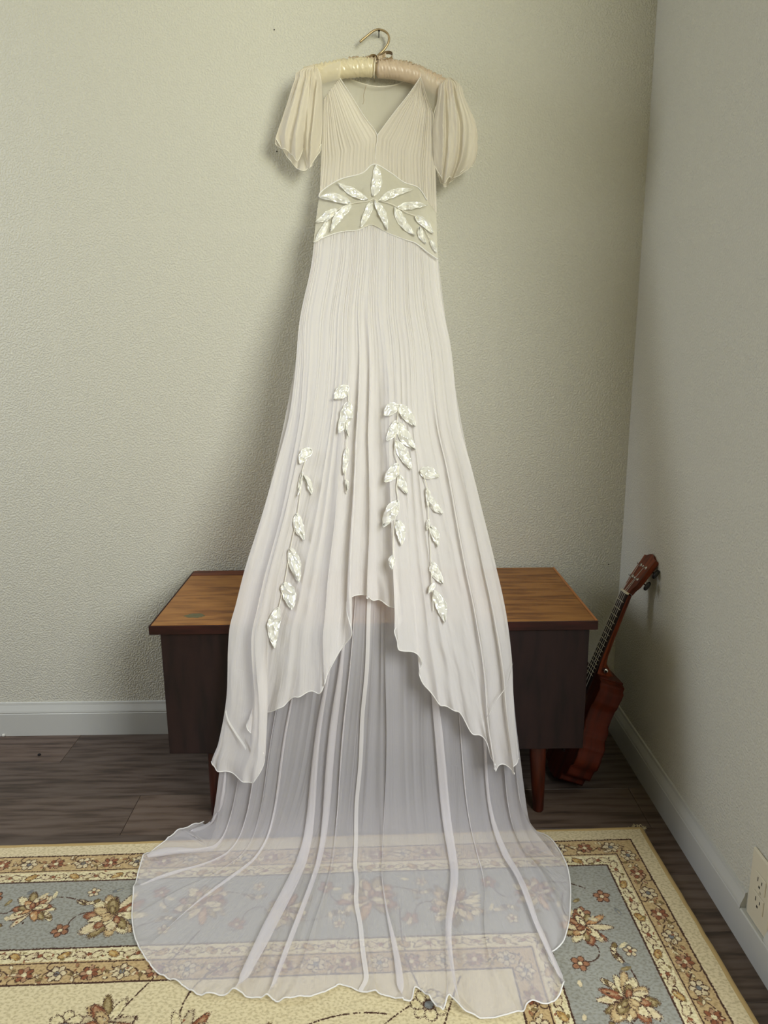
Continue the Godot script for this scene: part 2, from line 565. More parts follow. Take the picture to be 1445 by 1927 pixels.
func room() -> void:
	var fl := struct("floor", box(Vector3(XL - 0.12, -0.13, ZB - 0.12), Vector3(XE + 0.12, -0.012, ZF + 0.12)), M.subfloor)
	struct("wall_back", box(Vector3(XL - 0.12, 0, ZB - 0.12), Vector3(XR + 0.12, HC, ZB)), M.wall)
	struct("wall_right", box(Vector3(XR, 0, ZB - 0.12), Vector3(XR + 0.12, HC, ZE)), M.wall)
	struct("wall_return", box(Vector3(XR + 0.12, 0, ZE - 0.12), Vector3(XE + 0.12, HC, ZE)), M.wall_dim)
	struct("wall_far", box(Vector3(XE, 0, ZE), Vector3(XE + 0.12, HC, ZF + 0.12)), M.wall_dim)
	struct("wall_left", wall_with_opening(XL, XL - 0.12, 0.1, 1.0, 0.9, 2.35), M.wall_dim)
	var wf := begin()
	add_box(wf, Vector3(XL - 0.12, 0, ZF), Vector3(0.65, HC, ZF + 0.12))
	add_box(wf, Vector3(1.65, 0, ZF), Vector3(XE + 0.12, HC, ZF + 0.12))
	add_box(wf, Vector3(0.65, 0, ZF), Vector3(1.65, 1.05, ZF + 0.12))
	add_box(wf, Vector3(0.65, 2.44, ZF), Vector3(1.65, HC, ZF + 0.12))
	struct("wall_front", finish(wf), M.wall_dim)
	struct("ceiling", box(Vector3(XL - 0.12, HC, ZB - 0.12), Vector3(XE + 0.12, HC + 0.12, ZF + 0.12)), M.ceiling)
	window("window_1", 0.65, 1.65, 1.05, 2.44, Transform3D(Basis(Vector3.RIGHT, Vector3.UP, Vector3.BACK), Vector3(0, 0, ZF)))
	window("window_2", 0.1, 1.0, 0.9, 2.35, Transform3D(Basis(Vector3.BACK, Vector3.UP, Vector3.LEFT), Vector3(XL, 0, 0)))
	# laminate planks, laid along the back wall
	var variants := []
	var row := 0
	var z := ZB
	while z < ZF - 0.01:
		var z1 := minf(z + 0.152, ZF)
		var x1 := XR if z1 <= ZE else XE
		var x := x1 - fmod(row * 0.47 + 0.31, 1.2)
		while x1 > XL + 0.01:
			var xa := maxf(x, XL)
			var m: Material = M.planks[(row * 3 + int(absf(x) * 2.3)) % 5]
			var k := part("plank", box(Vector3(xa - x1, -0.012, 0.0004) / 1.0 + Vector3(0.0004, 0, 0), Vector3(-0.0004, 0, z1 - z - 0.0004), 0.0007), m, fl)
			k.position = Vector3(x1, 0, z)
			x1 = x
			x -= 1.2
		z = z1
		row += 1
	# baseboards: a flat board with a sloping cap
	var flat := [Vector2(0.012, 0), Vector2(0.012, 0.069)]
	var cap := [Vector2(0.012, 0.0), Vector2(0.012, 0.066), Vector2(0.0105, 0.068), Vector2(0.0115, 0.0705), Vector2(0.0105, 0.075), Vector2(0.005, 0.09), Vector2(0.004, 0.097), Vector2(0.0, 0.098)]
	struct("baseboard_back", board(Vector3.RIGHT, Vector3.BACK, Vector3(XL, 0, ZB), XR - XL, cap), M.trim)
	var br := Node3D.new()
	br.name = "baseboard_right"
	br.set_meta("kind", "structure")
	add_child(br)
	part("board", board(Vector3.BACK, Vector3.LEFT, Vector3(XR, 0, 0.0), 0.765, cap), M.trim, br)
	part("board", board(Vector3.BACK, Vector3.LEFT, Vector3(XR, 0, 0.765), 0.08, [Vector2(0.012, 0), Vector2(0.012, 0.064), Vector2(0.010, 0.066), Vector2(0, 0.066)]), M.trim, br)
	part("board", board(Vector3.BACK, Vector3.LEFT, Vector3(XR, 0, 0.845), ZE - 0.845, cap), M.trim, br)
	struct("baseboard_left", board(Vector3.BACK, Vector3.RIGHT, Vector3(XL, 0, 0.0), ZF, cap), M.trim)
	struct("baseboard_front", board(Vector3.RIGHT, Vector3.FORWARD, Vector3(XL, 0, ZF), XE - XL, cap), M.trim)

# ---------------------------------------------------------------- rug
const RS := 900.0      # texture pixels per metre
const RLX := 2.2
const RLZ := 1.5
var img: Image
var rw: int
var rh: int

func blot(a: float, b: float, ra: float, rb: float, ang: float, c: Color, jag := 0.22) -> void:
	var r := maxf(ra, rb)
	var x0 := maxi(int((a - r) * RS), 0)
	var x1 := mini(int((a + r) * RS) + 1, rw - 1)
	var y0 := maxi(int((b - r) * RS), 0)
	var y1 := mini(int((b + r) * RS) + 1, rh - 1)
	var ca := cos(ang)
	var sa := sin(ang)
	for y in range(y0, y1 + 1):
		for x in range(x0, x1 + 1):
			var dx := (x + 0.5) / RS - a
			var dy := (y + 0.5) / RS - b
			var p := (dx * ca + dy * sa) / ra
			var q := (-dx * sa + dy * ca) / rb
			if p * p + q * q < 1.0 + (rng.randf() - 0.6) * jag * 2.0:
				img.set_pixel(x, y, c)

func leaf_blot(a: float, b: float, l: float, w: float, ang: float, c: Color, rim: Color, t := 0.0014) -> void:   # an outlined petal from its root along ang
	var ca := a + cos(ang) * l / 2
	var cb := b + sin(ang) * l / 2
	blot(ca, cb, l / 2 + t, w / 2 + t, ang, rim, 0.3)
	blot(ca, cb, l / 2, w / 2, ang, c, 0.3)
	if l > 0.016:
		blot(ca + cos(ang) * l * 0.12, cb + sin(ang) * l * 0.12, l * 0.28, w * 0.24, ang, c.lerp(Color(0.88, 0.82, 0.64), 0.45), 0.4)
		blot(ca - cos(ang) * l * 0.28, cb - sin(ang) * l * 0.28, l * 0.13, w * 0.14, ang, c.lerp(rim, 0.45), 0.5)

func line_blot(p: Array, w: float, c: Color) -> void:
	for i in p.size() - 1:
		var d: float = p[i].distance_to(p[i + 1])
		var n := int(d / (w * 0.7)) + 1
		for k in n:
			if rng.randf() < 0.8:
				var q: Vector2 = p[i].lerp(p[i + 1], float(k) / n)
				blot(q.x, q.y, w * rng.randf_range(0.35, 0.65), w * rng.randf_range(0.35, 0.65), 0, c, 0.3)

func curl(a: float, b: float, ang: float, l: float, bend: float, w: float, c: Color) -> Vector2:
	var p := [Vector2(a, b)]
	for k in 12:
		ang += bend / 12.0
		p.append(p[-1] + Vector2(cos(ang), sin(ang)) * l / 12.0)
	line_blot(p, w, c)
	return p[-1]

func rosette(a: float, b: float, r: float, petal: Color, rim: Color, heart: Color, n := 6) -> void:
	var o := rng.randf() * TAU
	for k in n:
		leaf_blot(a + cos(o + TAU * k / n) * r * 0.2, b + sin(o + TAU * k / n) * r * 0.2, r * 0.8, r * 0.62, o + TAU * k / n, petal, rim, 0.0016)
	blot(a, b, r * 0.34, r * 0.34, 0, rim)
	blot(a, b, r * 0.26, r * 0.26, 0, heart)

func palmette(a: float, b: float, r: float, ang: float, pal: Array, rim: Color) -> void:   # a many-petalled lotus seen from the side
	for k in 5:   # loose leaves behind it
		var o := ang + PI + lerpf(-1.3, 1.3, k / 4.0) + rng.randf_range(-0.2, 0.2)
		leaf_blot(a, b, r * rng.randf_range(0.7, 1.05), r * 0.26, o, pal[(k + 2) % pal.size()], rim)
	for ring in 3:
		var n: int = [7, 6, 4][ring]
		var rr: float = r * [1.0, 0.74, 0.46][ring]
		for k in n:
			var t := ang + lerpf(-1.75, 1.75, float(k) / (n - 1)) + rng.randf_range(-0.12, 0.12)
			leaf_blot(a, b, rr * rng.randf_range(0.82, 1.06) * (1.0 - 0.14 * absf(sin(t - ang))), rr * rng.randf_range(0.3, 0.42), t, pal[(ring * 2 + k) % pal.size()], rim)
	for k in 10:
		var o := rng.randf() * TAU
		var q := r * rng.randf_range(0.1, 0.75)
		blot(a + cos(o) * q, b + sin(o) * q, 0.0035, 0.002, o, [pal[0], rim, pal[1]][k % 3], 0.5)
	leaf_blot(a, b, r * 0.34, r * 0.2, ang, pal[1], rim)

func ring_spots(d: float, step: float) -> Array:   # (position, direction) round the rug at distance d from its edge
	var out := []
	var w := RLX - 2 * d
	var h := RLZ - 2 * d
	for side in 4:
		var l := w if side % 2 == 0 else h
		var n := int(round(l / step))
		for k in n:
			var s := (k + 0.5) * l / n
			match side:
				0: out.append([Vector2(RLX - d - s, d), PI, k])
				1: out.append([Vector2(RLX - d, d + s), PI / 2, k])
				2: out.append([Vector2(d + s, RLZ - d), 0.0, k])
				3: out.append([Vector2(d, d + s), PI / 2, k])
	return out

func rug() -> void:
	rw = int(RLX * RS)
	rh = int(RLZ * RS)
	img = Image.create(rw, rh, false, Image.FORMAT_RGB8)
	var cream := Color(0.87, 0.815, 0.67)
	var pale := Color(0.90, 0.86, 0.70)
	var tan_ := Color(0.78, 0.68, 0.50)
	var blue := Color(0.62, 0.625, 0.59)
	var rust := Color(0.58, 0.37, 0.26)
	var brown := Color(0.30, 0.21, 0.165)
	var olive := Color(0.53, 0.46, 0.30)
	var slate := Color(0.50, 0.51, 0.51)
	var bands := [[0.0, cream], [0.036, brown], [0.039, tan_], [0.083, brown], [0.0855, tan_.lerp(cream, 0.5)], [0.0885, pale], [0.114, brown], [0.1175, blue], [0.287, brown], [0.2905, pale], [0.318, tan_], [0.3205, brown], [0.323, tan_], [0.364, brown], [0.3675, cream.lerp(pale, 0.4)]]
	for q in bands:
		var d := int(q[0] * RS)
		img.fill_rect(Rect2i(d, d, rw - 2 * d, rh - 2 * d), q[1])
	# rag the band edges so that they read as knots
	for q in bands.slice(1):
		for s in ring_spots(q[0], 0.006):
			if rng.randf() < 0.55:
				blot(s[0].x, s[0].y, 0.0022, 0.0016, s[1], q[1], 0.5)
	# narrow guards: a chain of pale leaves
	for d in [0.101, 0.304]:
		for s in ring_spots(d, 0.029):
			var p: Vector2 = s[0]
			var t: float = s[1]
			var w := 0.5 if s[2] % 2 == 0 else -0.5
			leaf_blot(p.x - cos(t + w) * 0.011, p.y - sin(t + w) * 0.011, 0.022, 0.012, t + w, [pale, cream, Color(0.74, 0.6, 0.36)][s[2] % 3], brown.lerp(rust, 0.3), 0.0016)
			curl(p.x + cos(t) * 0.009, p.y + sin(t) * 0.009, t - w * 2.0, 0.014, w * 3.0, 0.0022, brown)
			if s[2] % 3 == 0:
				blot(p.x + cos(t) * 0.014, p.y + sin(t) * 0.014, 0.004, 0.004, 0, rust)
			if s[2] % 4 == 1:
				blot(p.x + sin(t) * 0.009, p.y - cos(t) * 0.009, 0.004, 0.003, t, olive)
	# floral bands
	for d in [0.061, 0.3435]:
		for s in ring_spots(d, 0.056):
			var p: Vector2 = s[0]
			var t: float = s[1]
			var side := 1.0 if s[2] % 2 == 0 else -1.0
			var nx := -sin(t)
			var ny := cos(t)
			curl(p.x - cos(t) * 0.028, p.y - sin(t) * 0.028, t + side * 0.9, 0.06, -side * 1.8, 0.0026, brown)
			curl(p.x + cos(t) * 0.012 + nx * side * 0.008, p.y + sin(t) * 0.012 + ny * side * 0.008, t - side * 0.5, 0.03, side * 4.0, 0.0022, brown)
			if s[2] % 2 == 0:
				rosette(p.x, p.y, 0.0165, cream, brown, slate)
			else:
				for k in 7:
					var o := TAU * k / 7.0 + 0.3
					leaf_blot(p.x + cos(o) * 0.003, p.y + sin(o) * 0.003, 0.013, 0.008, o, rust if k % 2 == 0 else rust.lerp(cream, 0.45), brown, 0.0012)
				blot(p.x, p.y, 0.0045, 0.0045, 0, pale)
			for k in 4:
				var q := p + Vector2(cos(t), sin(t)) * rng.randf_range(0.017, 0.034) + Vector2(nx, ny) * rng.randf_range(-0.013, 0.013)
				leaf_blot(q.x, q.y, 0.010, 0.005, rng.randf() * TAU, [pale, rust.lerp(tan_, 0.4), olive, cream][k], brown.lerp(tan_, 0.3), 0.001)
	# stray knots that break up the flat grounds of the guards and bands
	for d in [0.061, 0.101, 0.304, 0.3435]:
		for s in ring_spots(d, 0.0075):
			var q: Vector2 = s[0] + Vector2(-sin(s[1]), cos(s[1])) * rng.randf_range(-0.014, 0.014)
			blot(q.x, q.y, rng.randf_range(0.002, 0.004), 0.0016, rng.randf() * TAU, [brown, pale, rust, olive, tan_.darkened(0.2), cream][s[2] % 6], 0.5)
	# blue border: palmettes, curled leaves and a wandering vine
	for s in ring_spots(0.2, 0.165):
		var p: Vector2 = s[0]
		var t: float = s[1]
		var i: int = s[2]
		var side := 1.0 if i % 2 == 0 else -1.0
		var along := Vector2(cos(t), sin(t))
		var nor := Vector2(-sin(t), cos(t))
		var st := p - along * 0.1 + nor * 0.02 * side
		var e := curl(st.x, st.y, t + side * 0.7, 0.16, -side * 1.5, 0.003, brown)
		curl(e.x, e.y, t - side * 0.4, 0.07, side * 2.6, 0.0026, brown)
		var c := p + nor * 0.012 * side
		palmette(c.x, c.y, 0.050 + 0.010 * (i % 3), t + side * 1.2 + 0.3 * (i % 3), [cream, rust, pale, olive, Color(0.74, 0.56, 0.38)] if i % 2 == 0 else [pale, tan_, olive, cream, rust], brown)
		for k in 2:   # curled feather leaves
			var f := p + along * (0.085 + 0.03 * k) + nor * side * (-0.03 + 0.05 * k)
			var dir := t + side * (2.2 - 3.6 * k)
			for w in 6:
				leaf_blot(f.x + cos(dir) * w * 0.007, f.y + sin(dir) * w * 0.007, 0.022 - 0.002 * w, 0.009, dir + 0.7 * side, [cream, pale, olive][(w + k) % 3], brown, 0.0012)
				dir += 0.16 * side
		rosette(p.x - along.x * 0.075 - nor.x * side * 0.045, p.y - along.y * 0.075 - nor.y * side * 0.045, 0.016, rust.lerp(cream, 0.2), brown, cream, 5)
		rosette(p.x + along.x * 0.06 - nor.x * side * 0.052, p.y + along.y * 0.06 - nor.y * side * 0.052, 0.012, cream, brown.lerp(blue, 0.3), rust, 5)
		for k in 5:
			var q := p + along * rng.randf_range(-0.1, 0.1) + nor * rng.randf_range(-0.07, 0.07)
			leaf_blot(q.x, q.y, rng.randf_range(0.012, 0.022), 0.008, rng.randf() * TAU, [pale, cream, slate, olive, cream][k], blue.darkened(0.15), 0.001)
	# field
	for k in 44:
		var q := Vector2(0.45 + fmod(k * 0.2377, RLX - 0.9), 0.43 + fmod(k * 0.219, RLZ - 0.86))
		var dir := rng.randf() * TAU
		curl(q.x, q.y, dir, 0.22, rng.randf_range(-2.4, 2.4), 0.003, brown)
		match k % 3:
			0: palmette(q.x, q.y, 0.06, dir + PI, [cream.darkened(0.12), rust, tan_, olive, pale], brown)
			1:
				for w in 7:
					leaf_blot(q.x + cos(dir) * w * 0.009, q.y + sin(dir) * w * 0.009, 0.024, 0.011, dir + (0.8 if w % 2 == 0 else -0.8), olive if w % 3 else slate, brown.lerp(olive, 0.5), 0.001)
			2: rosette(q.x, q.y, 0.03, pale, brown, slate, 7)
	var m := mat(Color.WHITE, 0.95, 0.15)
	m.albedo_texture = ImageTexture.create_from_image(img)
	m.detail_enabled = true
	m.detail_blend_mode = BaseMaterial3D.BLEND_MODE_MUL
	m.detail_albedo = noise_tex(noise(FastNoiseLite.TYPE_SIMPLEX, 0.09, 4, 40), 512, 512, [[0.0, Color(0.78, 0.76, 0.72)], [0.5, Color(0.95, 0.94, 0.92)], [1.0, Color(1, 1, 1)]])
	m.detail_uv_layer = BaseMaterial3D.DETAIL_UV_2
	m.uv2_scale = Vector3(5, 5, 5)
	m.heightmap_enabled = true
	m.heightmap_texture = noise_tex(noise(FastNoiseLite.TYPE_SIMPLEX, 0.33, 2, 41), 512, 512)
	m.heightmap_scale = 0.05
	m.rim_enabled = true
	m.rim = 0.25
	var r := thing("area_rug", "patterned cream and grey-blue floral area rug lying on the wooden floor under the train", "rug", Vector3(0.586, 0, 0.4595))
	r.rotation.y = deg_to_rad(1.3)
	# the pile: a slightly uneven top with the woven design
	var nu := 111
	var nv := 76
	var pts := PackedVector3Array()
	for j in nv:
		for i in nu:
			var a := RLX * i / (nu - 1)
			var b := RLZ * j / (nv - 1)
			pts.append(Vector3(a - RLX, 0.0105 + 0.0009 * n2.get_noise_2d(a * 9.0, b * 9.0), b))
	var pile := grid(nu, nv, pts, true)
	var arr := pile.surface_get_arrays(0)
	arr[Mesh.ARRAY_TEX_UV2] = arr[Mesh.ARRAY_TEX_UV]
	for k in (arr[Mesh.ARRAY_NORMAL] as PackedVector3Array).size():
		if arr[Mesh.ARRAY_NORMAL][k].y < 0:
			arr[Mesh.ARRAY_NORMAL][k] = -arr[Mesh.ARRAY_NORMAL][k]
	var pm := ArrayMesh.new()
	pm.add_surface_from_arrays(Mesh.PRIMITIVE_TRIANGLES, arr)
	part("pile", pm, m, r)
	part("backing", box(Vector3(-RLX, 0.0005, 0.0), Vector3(0, 0.0088, RLZ), 0.001), mat(Color(0.55, 0.46, 0.32), 0.95), r)
	var edge := PackedVector3Array()
	for q in [[0.0, 0.0], [0.0, RLZ], [-RLX, RLZ], [-RLX, 0.0], [0.0, 0.0]]:
		edge.append(Vector3(q[0], 0.0065, q[1]))
	var bind := begin(true)
	for k in 4:
		var seg := PackedVector3Array()
		for w in 60:
			seg.append(edge[k].lerp(edge[k + 1], w / 59.0) + Vector3(rng.randf_range(-1, 1), 0, rng.randf_range(-1, 1)) * 0.0007)
		bind.append_from(tube(seg, func(_k, _a): return 0.0058, 8), 0, Transform3D())
	part("binding", bind.commit(), mat(Color(0.68, 0.58, 0.38), 0.95), r)
	var tuft := begin(true)
	for k in 14:
		var a := Vector3(rng.randf_range(-0.02, 0.004), 0.008, rng.randf_range(-0.006, 0.01))
		tuft.append_from(wire(smooth_path([a, a + Vector3(rng.randf_range(-0.006, 0.012), 0.003, rng.randf_range(-0.014, 0.0)), a + Vector3(rng.randf_range(-0.01, 0.02), -0.006, rng.randf_range(-0.02, -0.004))], 4), 0.0006, 4), 0, Transform3D())
	var tf := part("corner_tuft", tuft.commit(), mat(Color(0.78, 0.72, 0.56), 0.9), r)
	tf.set_meta("kind", "stuff")

# ---------------------------------------------------------------- cabinet
func cabinet() -> void:
	var o := thing("low_cabinet", "low dark wooden cabinet with a worn honey-brown top behind the gown", "cabinet", Vector3(-0.006, 0, 0))
	var x0 := -0.487
	var x1 := 0.485
	part("top_panel", box(Vector3(x0 + 0.004, 0.4655, 0.012), Vector3(x1 - 0.006, 0.4855, 0.4065), 0.0012), M.top, o)
	part("front_nosing", box(Vector3(x0, 0.4645, 0.4068), Vector3(x1, 0.485, 0.4105), 0.001), M.nosing, o)
	part("edge_strip", box(Vector3(x1 - 0.0058, 0.4655, 0.012), Vector3(x1, 0.4862, 0.4065), 0.0012), M.edge, o)
	part("edge_strip", box(Vector3(x0, 0.4655, 0.012), Vector3(x0 + 0.0038, 0.4856, 0.4065), 0.0012), M.nosing, o)
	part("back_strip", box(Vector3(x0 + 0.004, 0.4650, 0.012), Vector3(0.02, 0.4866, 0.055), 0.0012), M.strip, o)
	var st := begin()
	add_box(st, Vector3(-0.466, 0.172, 0.02), Vector3(0.470, 0.4652, 0.386), 0.0015)
	part("case", finish(st), M.body, o)
	part("front_panel", box(Vector3(-0.466, 0.174, 0.3862), Vector3(0.470, 0.4642, 0.4005), 0.0015), M.body, o)
	for s in [-1.0, 1.0]:
		for z in [0.372, 0.06]:
			var l := part("leg", lathe([Vector2(0.0, 0), Vector2(0.0115, 0), Vector2(0.0125, 0.002), Vector2(0.0165, 0.09), Vector2(0.0195, 0.172), Vector2(0, 0.172)], 20), M.leg, o)
			l.position = Vector3(0.378 * s + 0.003, 0, z)
			l.rotation = Vector3(0.02 if z > 0.2 else -0.02, 0, -0.05 * s * -1.0)
	var ps := PackedVector3Array()
	for j in 5:
		for i in 29:
			var a := TAU * i / 28.0
			var r := 0.001 + 0.017 * j / 4.0 * (1.0 + 0.25 * n1.get_noise_2d(cos(a) * 1.5, sin(a) * 1.5))
			ps.append(Vector3(-0.402 + r * 1.25 * cos(a), 0.4861 - 0.0004 * j / 4.0, 0.352 + r * 0.75 * sin(a)))
	part("paint_stain", grid(29, 5, ps, false, Vector2.ONE, true), M.stain, o)

# ---------------------------------------------------------------- gown
var skl: PackedFloat32Array
var skr: PackedFloat32Array
var pfz: PackedFloat32Array
var front_z := {}     # skirt depth on a grid of 4 mm cells, for what is sewn on
const PROF := [Vector2(-0.2, 0.55), Vector2(0.1, 0.53), Vector2(0.3, 0.515), Vector2(0.49, 0.482), Vector2(0.6, 0.442), Vector2(0.8, 0.367), Vector2(1.0, 0.287), Vector2(1.2, 0.197), Vector2(1.33, 0.127), Vector2(1.42, 0.075), Vector2(1.55, 0.055), Vector2(3, 0.055)]

func xl(y: float) -> float:
	return rd(skl, 0.0, 1.6, y)
func xr(y: float) -> float:
	return rd(skr, 0.0, 1.6, y)
func prof(y: float) -> float:
	return rd(pfz, 0.0, 2.0, y)

func fold_phase(u: float, n: float, sd: float) -> float:
	return TAU * (u * n + 0.9 * n1.get_noise_2d(u * n * 0.3, sd))

func skirt_front() -> Array:   # [mesh, hem points]
	var waist: Array = [Vector3(0, -0.1362, 1.3022), Vector3(0.08, -0.1242, 1.3095), Vector3(0.2, -0.0723, 1.3266), Vector3(0.35, -0.0359, 1.3301), Vector3(0.48, -0.003, 1.3425), Vector3(0.6, 0.0296, 1.3247), Vector3(0.73, 0.0693, 1.3083), Vector3(0.84, 0.0969, 1.2983), Vector3(0.93, 0.1217, 1.2797), Vector3(1, 0.1451, 1.2625)]
	var hem: Array = [[0, -0.3606, 0.1977, -0.02], [0.025, -0.3457, 0.1822, -0.01], [0.06, -0.3038, 0.1756, 0], [0.1, -0.2615, 0.1797, 0.01], [0.125, -0.2361, 0.2077, 0.015], [0.15, -0.2392, 0.2501, 0.01], [0.175, -0.2751, 0.2971, 0], [0.2, -0.2549, 0.3146, -0.005], [0.24, -0.2106, 0.3371, 0], [0.28, -0.1662, 0.3662, 0], [0.315, -0.1243, 0.3789, 0.005], [0.345, -0.0998, 0.4092, 0.01], [0.37, -0.0774, 0.4439, 0.014], [0.395, -0.0637, 0.4937, 0.015], [0.415, -0.058, 0.5344, 0.01], [0.43, -0.0546, 0.5518, 0], [0.46, -0.0303, 0.5608, -0.01], [0.49, -0.0138, 0.5586, -0.012], [0.52, 0.0038, 0.5471, -0.008], [0.55, 0.029, 0.5366, 0], [0.565, 0.042, 0.5252, 0.006], [0.58, 0.0318, 0.5028, 0.012], [0.6, 0.0415, 0.4862, 0.012], [0.615, 0.0479, 0.4643, 0.014], [0.64, 0.0895, 0.4572, 0.012], [0.655, 0.0981, 0.432, 0.006], [0.665, 0.0935, 0.4047, 0], [0.69, 0.1262, 0.3515, 0.002], [0.735, 0.1724, 0.3234, 0.003], [0.77, 0.1969, 0.2778, 0.004], [0.8, 0.2169, 0.267, 0.005], [0.83, 0.2319, 0.2198, 0.004], [0.87, 0.2444, 0.2055, 0.012], [0.92, 0.2669, 0.1957, 0.012], [0.96, 0.2893, 0.1906, 0.006], [1, 0.3026, 0.1975, -0.01]]
	var wx := lut(waist.map(func(q): return Vector2(q.x, q.y)), 0, 1)
	var wy := lut(waist.map(func(q): return Vector2(q.x, q.z)), 0, 1)
	var hx := lut(hem.map(func(q): return Vector2(q[0], q[1])), 0, 1, 1024)
	var hy := lut(hem.map(func(q): return Vector2(q[0], q[2])), 0, 1, 1024)
	var hz := lut(hem.map(func(q): return Vector2(q[0], q[3])), 0, 1, 1024)
	var nu := 560
	var nv := 300
	var pts := PackedVector3Array()
	var cols := PackedColorArray()
	var edge := PackedVector3Array()
	# fold phases once per thread
	var pa := PackedFloat32Array()
	var pb := PackedFloat32Array()
	var pc := PackedFloat32Array()
	for i in nu:
		var u := float(i) / (nu - 1)
		pa.append(fold_phase(u, 52.0, 1.0))
		pb.append(fold_phase(u, 19.0, 20.0))
		pc.append(fold_phase(u, 8.0, 40.0))
	for j in nv:
		var t := float(j) / (nv - 1)
		for i in nu:
			var u := float(i) / (nu - 1)
			var yw := rd(wy, 0, 1, u)
			var xw := rd(wx, 0, 1, u)
			var yh := rd(hy, 0, 1, u)
			var y := lerpf(yw, yh, t)
			var l := xl(y)
			var r := xr(y)
			var wl := xl(yw)
			var sw := (xw - wl) / (xr(yw) - wl)
			var hl := xl(yh)
			var sh := (rd(hx, 0, 1, u) - hl) / (xr(yh) - hl)
			var t3 := t * t * t
			var s := lerpf(sw, u, smoothstep(0.0, 0.55, t)) + (sh - u) * t3 * t
			var inside := smoothstep(0.0, 0.05, u) * smoothstep(1.0, 0.95, u)
			var x := lerpf(l, r, s)
			var z := prof(y) - 0.035 * pow(absf(2.0 * u - 1.0), 3.0) * (0.35 + 0.65 * smoothstep(0.0, 0.4, t))
			var ga := 0.0007 * (1.0 - smoothstep(0.1, 0.5, t)) + 0.0002
			var gb := 0.0022 * smoothstep(0.02, 0.5, t)
			var gc := 0.0105 * smoothstep(0.1, 0.8, t)
			var vary := 0.6 + 0.8 * (0.5 + 0.5 * n1.get_noise_2d(u * 9.0, t * 1.3 + 5.0))
			var shift := 0.35 * n1.get_noise_2d(u * 5.0, t * 2.2 + 30.0)
			var qb := pb[i] + shift * 3.0
			var qc := pc[i] + shift * 2.0
			z += (ga * sin(pa[i]) + vary * (gb * sin(qb) + gc * sin(qc))) * (0.25 + 0.75 * inside)
			x += inside * (0.0009 * cos(pa[i]) * (1.0 - t) + vary * (0.6 * gb * cos(qb) + 0.75 * gc * cos(qc)))
			z += 0.0045 * n2.get_noise_2d(u * 14.0, t * 5.0) * t
			z += rd(hz, 0, 1, u) * t3
			if t > 0.93:
				z += 0.004 * sin(u * 190.0 + 2.0 * sin(u * 37.0)) * (t - 0.93) / 0.07
				y += 0.0022 * sin(u * 150.0 + 3.0 * sin(u * 23.0)) * (t - 0.93) / 0.07
			var p := Vector3(x, y, z)
			pts.append(p)
			cols.append(Color(1, 1, 1, 1.0))
			if j == nv - 1:
				edge.append(p)
			var key := Vector2i(int(floor(x * 250.0)), int(floor(y * 250.0)))
			if not front_z.has(key) or front_z[key] < z:
				front_z[key] = z
	return [grid(nu, nv, pts, false, Vector2(7, 5), false, cols), edge]

func note_depth(p: Vector3) -> void:
	var key := Vector2i(int(floor(p.x * 250.0)), int(floor(p.y * 250.0)))
	if not front_z.has(key) or front_z[key] < p.z:
		front_z[key] = p.z

func surface_z(x: float, y: float) -> float:
	var best := -1.0
	var sum := 0.0
	var n := 0
	for dy in range(-2, 3):
		for dx in range(-2, 3):
			var key := Vector2i(int(floor(x * 250.0)) + dx, int(floor(y * 250.0)) + dy)
			if front_z.has(key):
				best = maxf(best, front_z[key])
				sum += front_z[key]
				n += 1
	if n == 0:
		return prof(y)
	return lerpf(sum / n, best, 0.6)

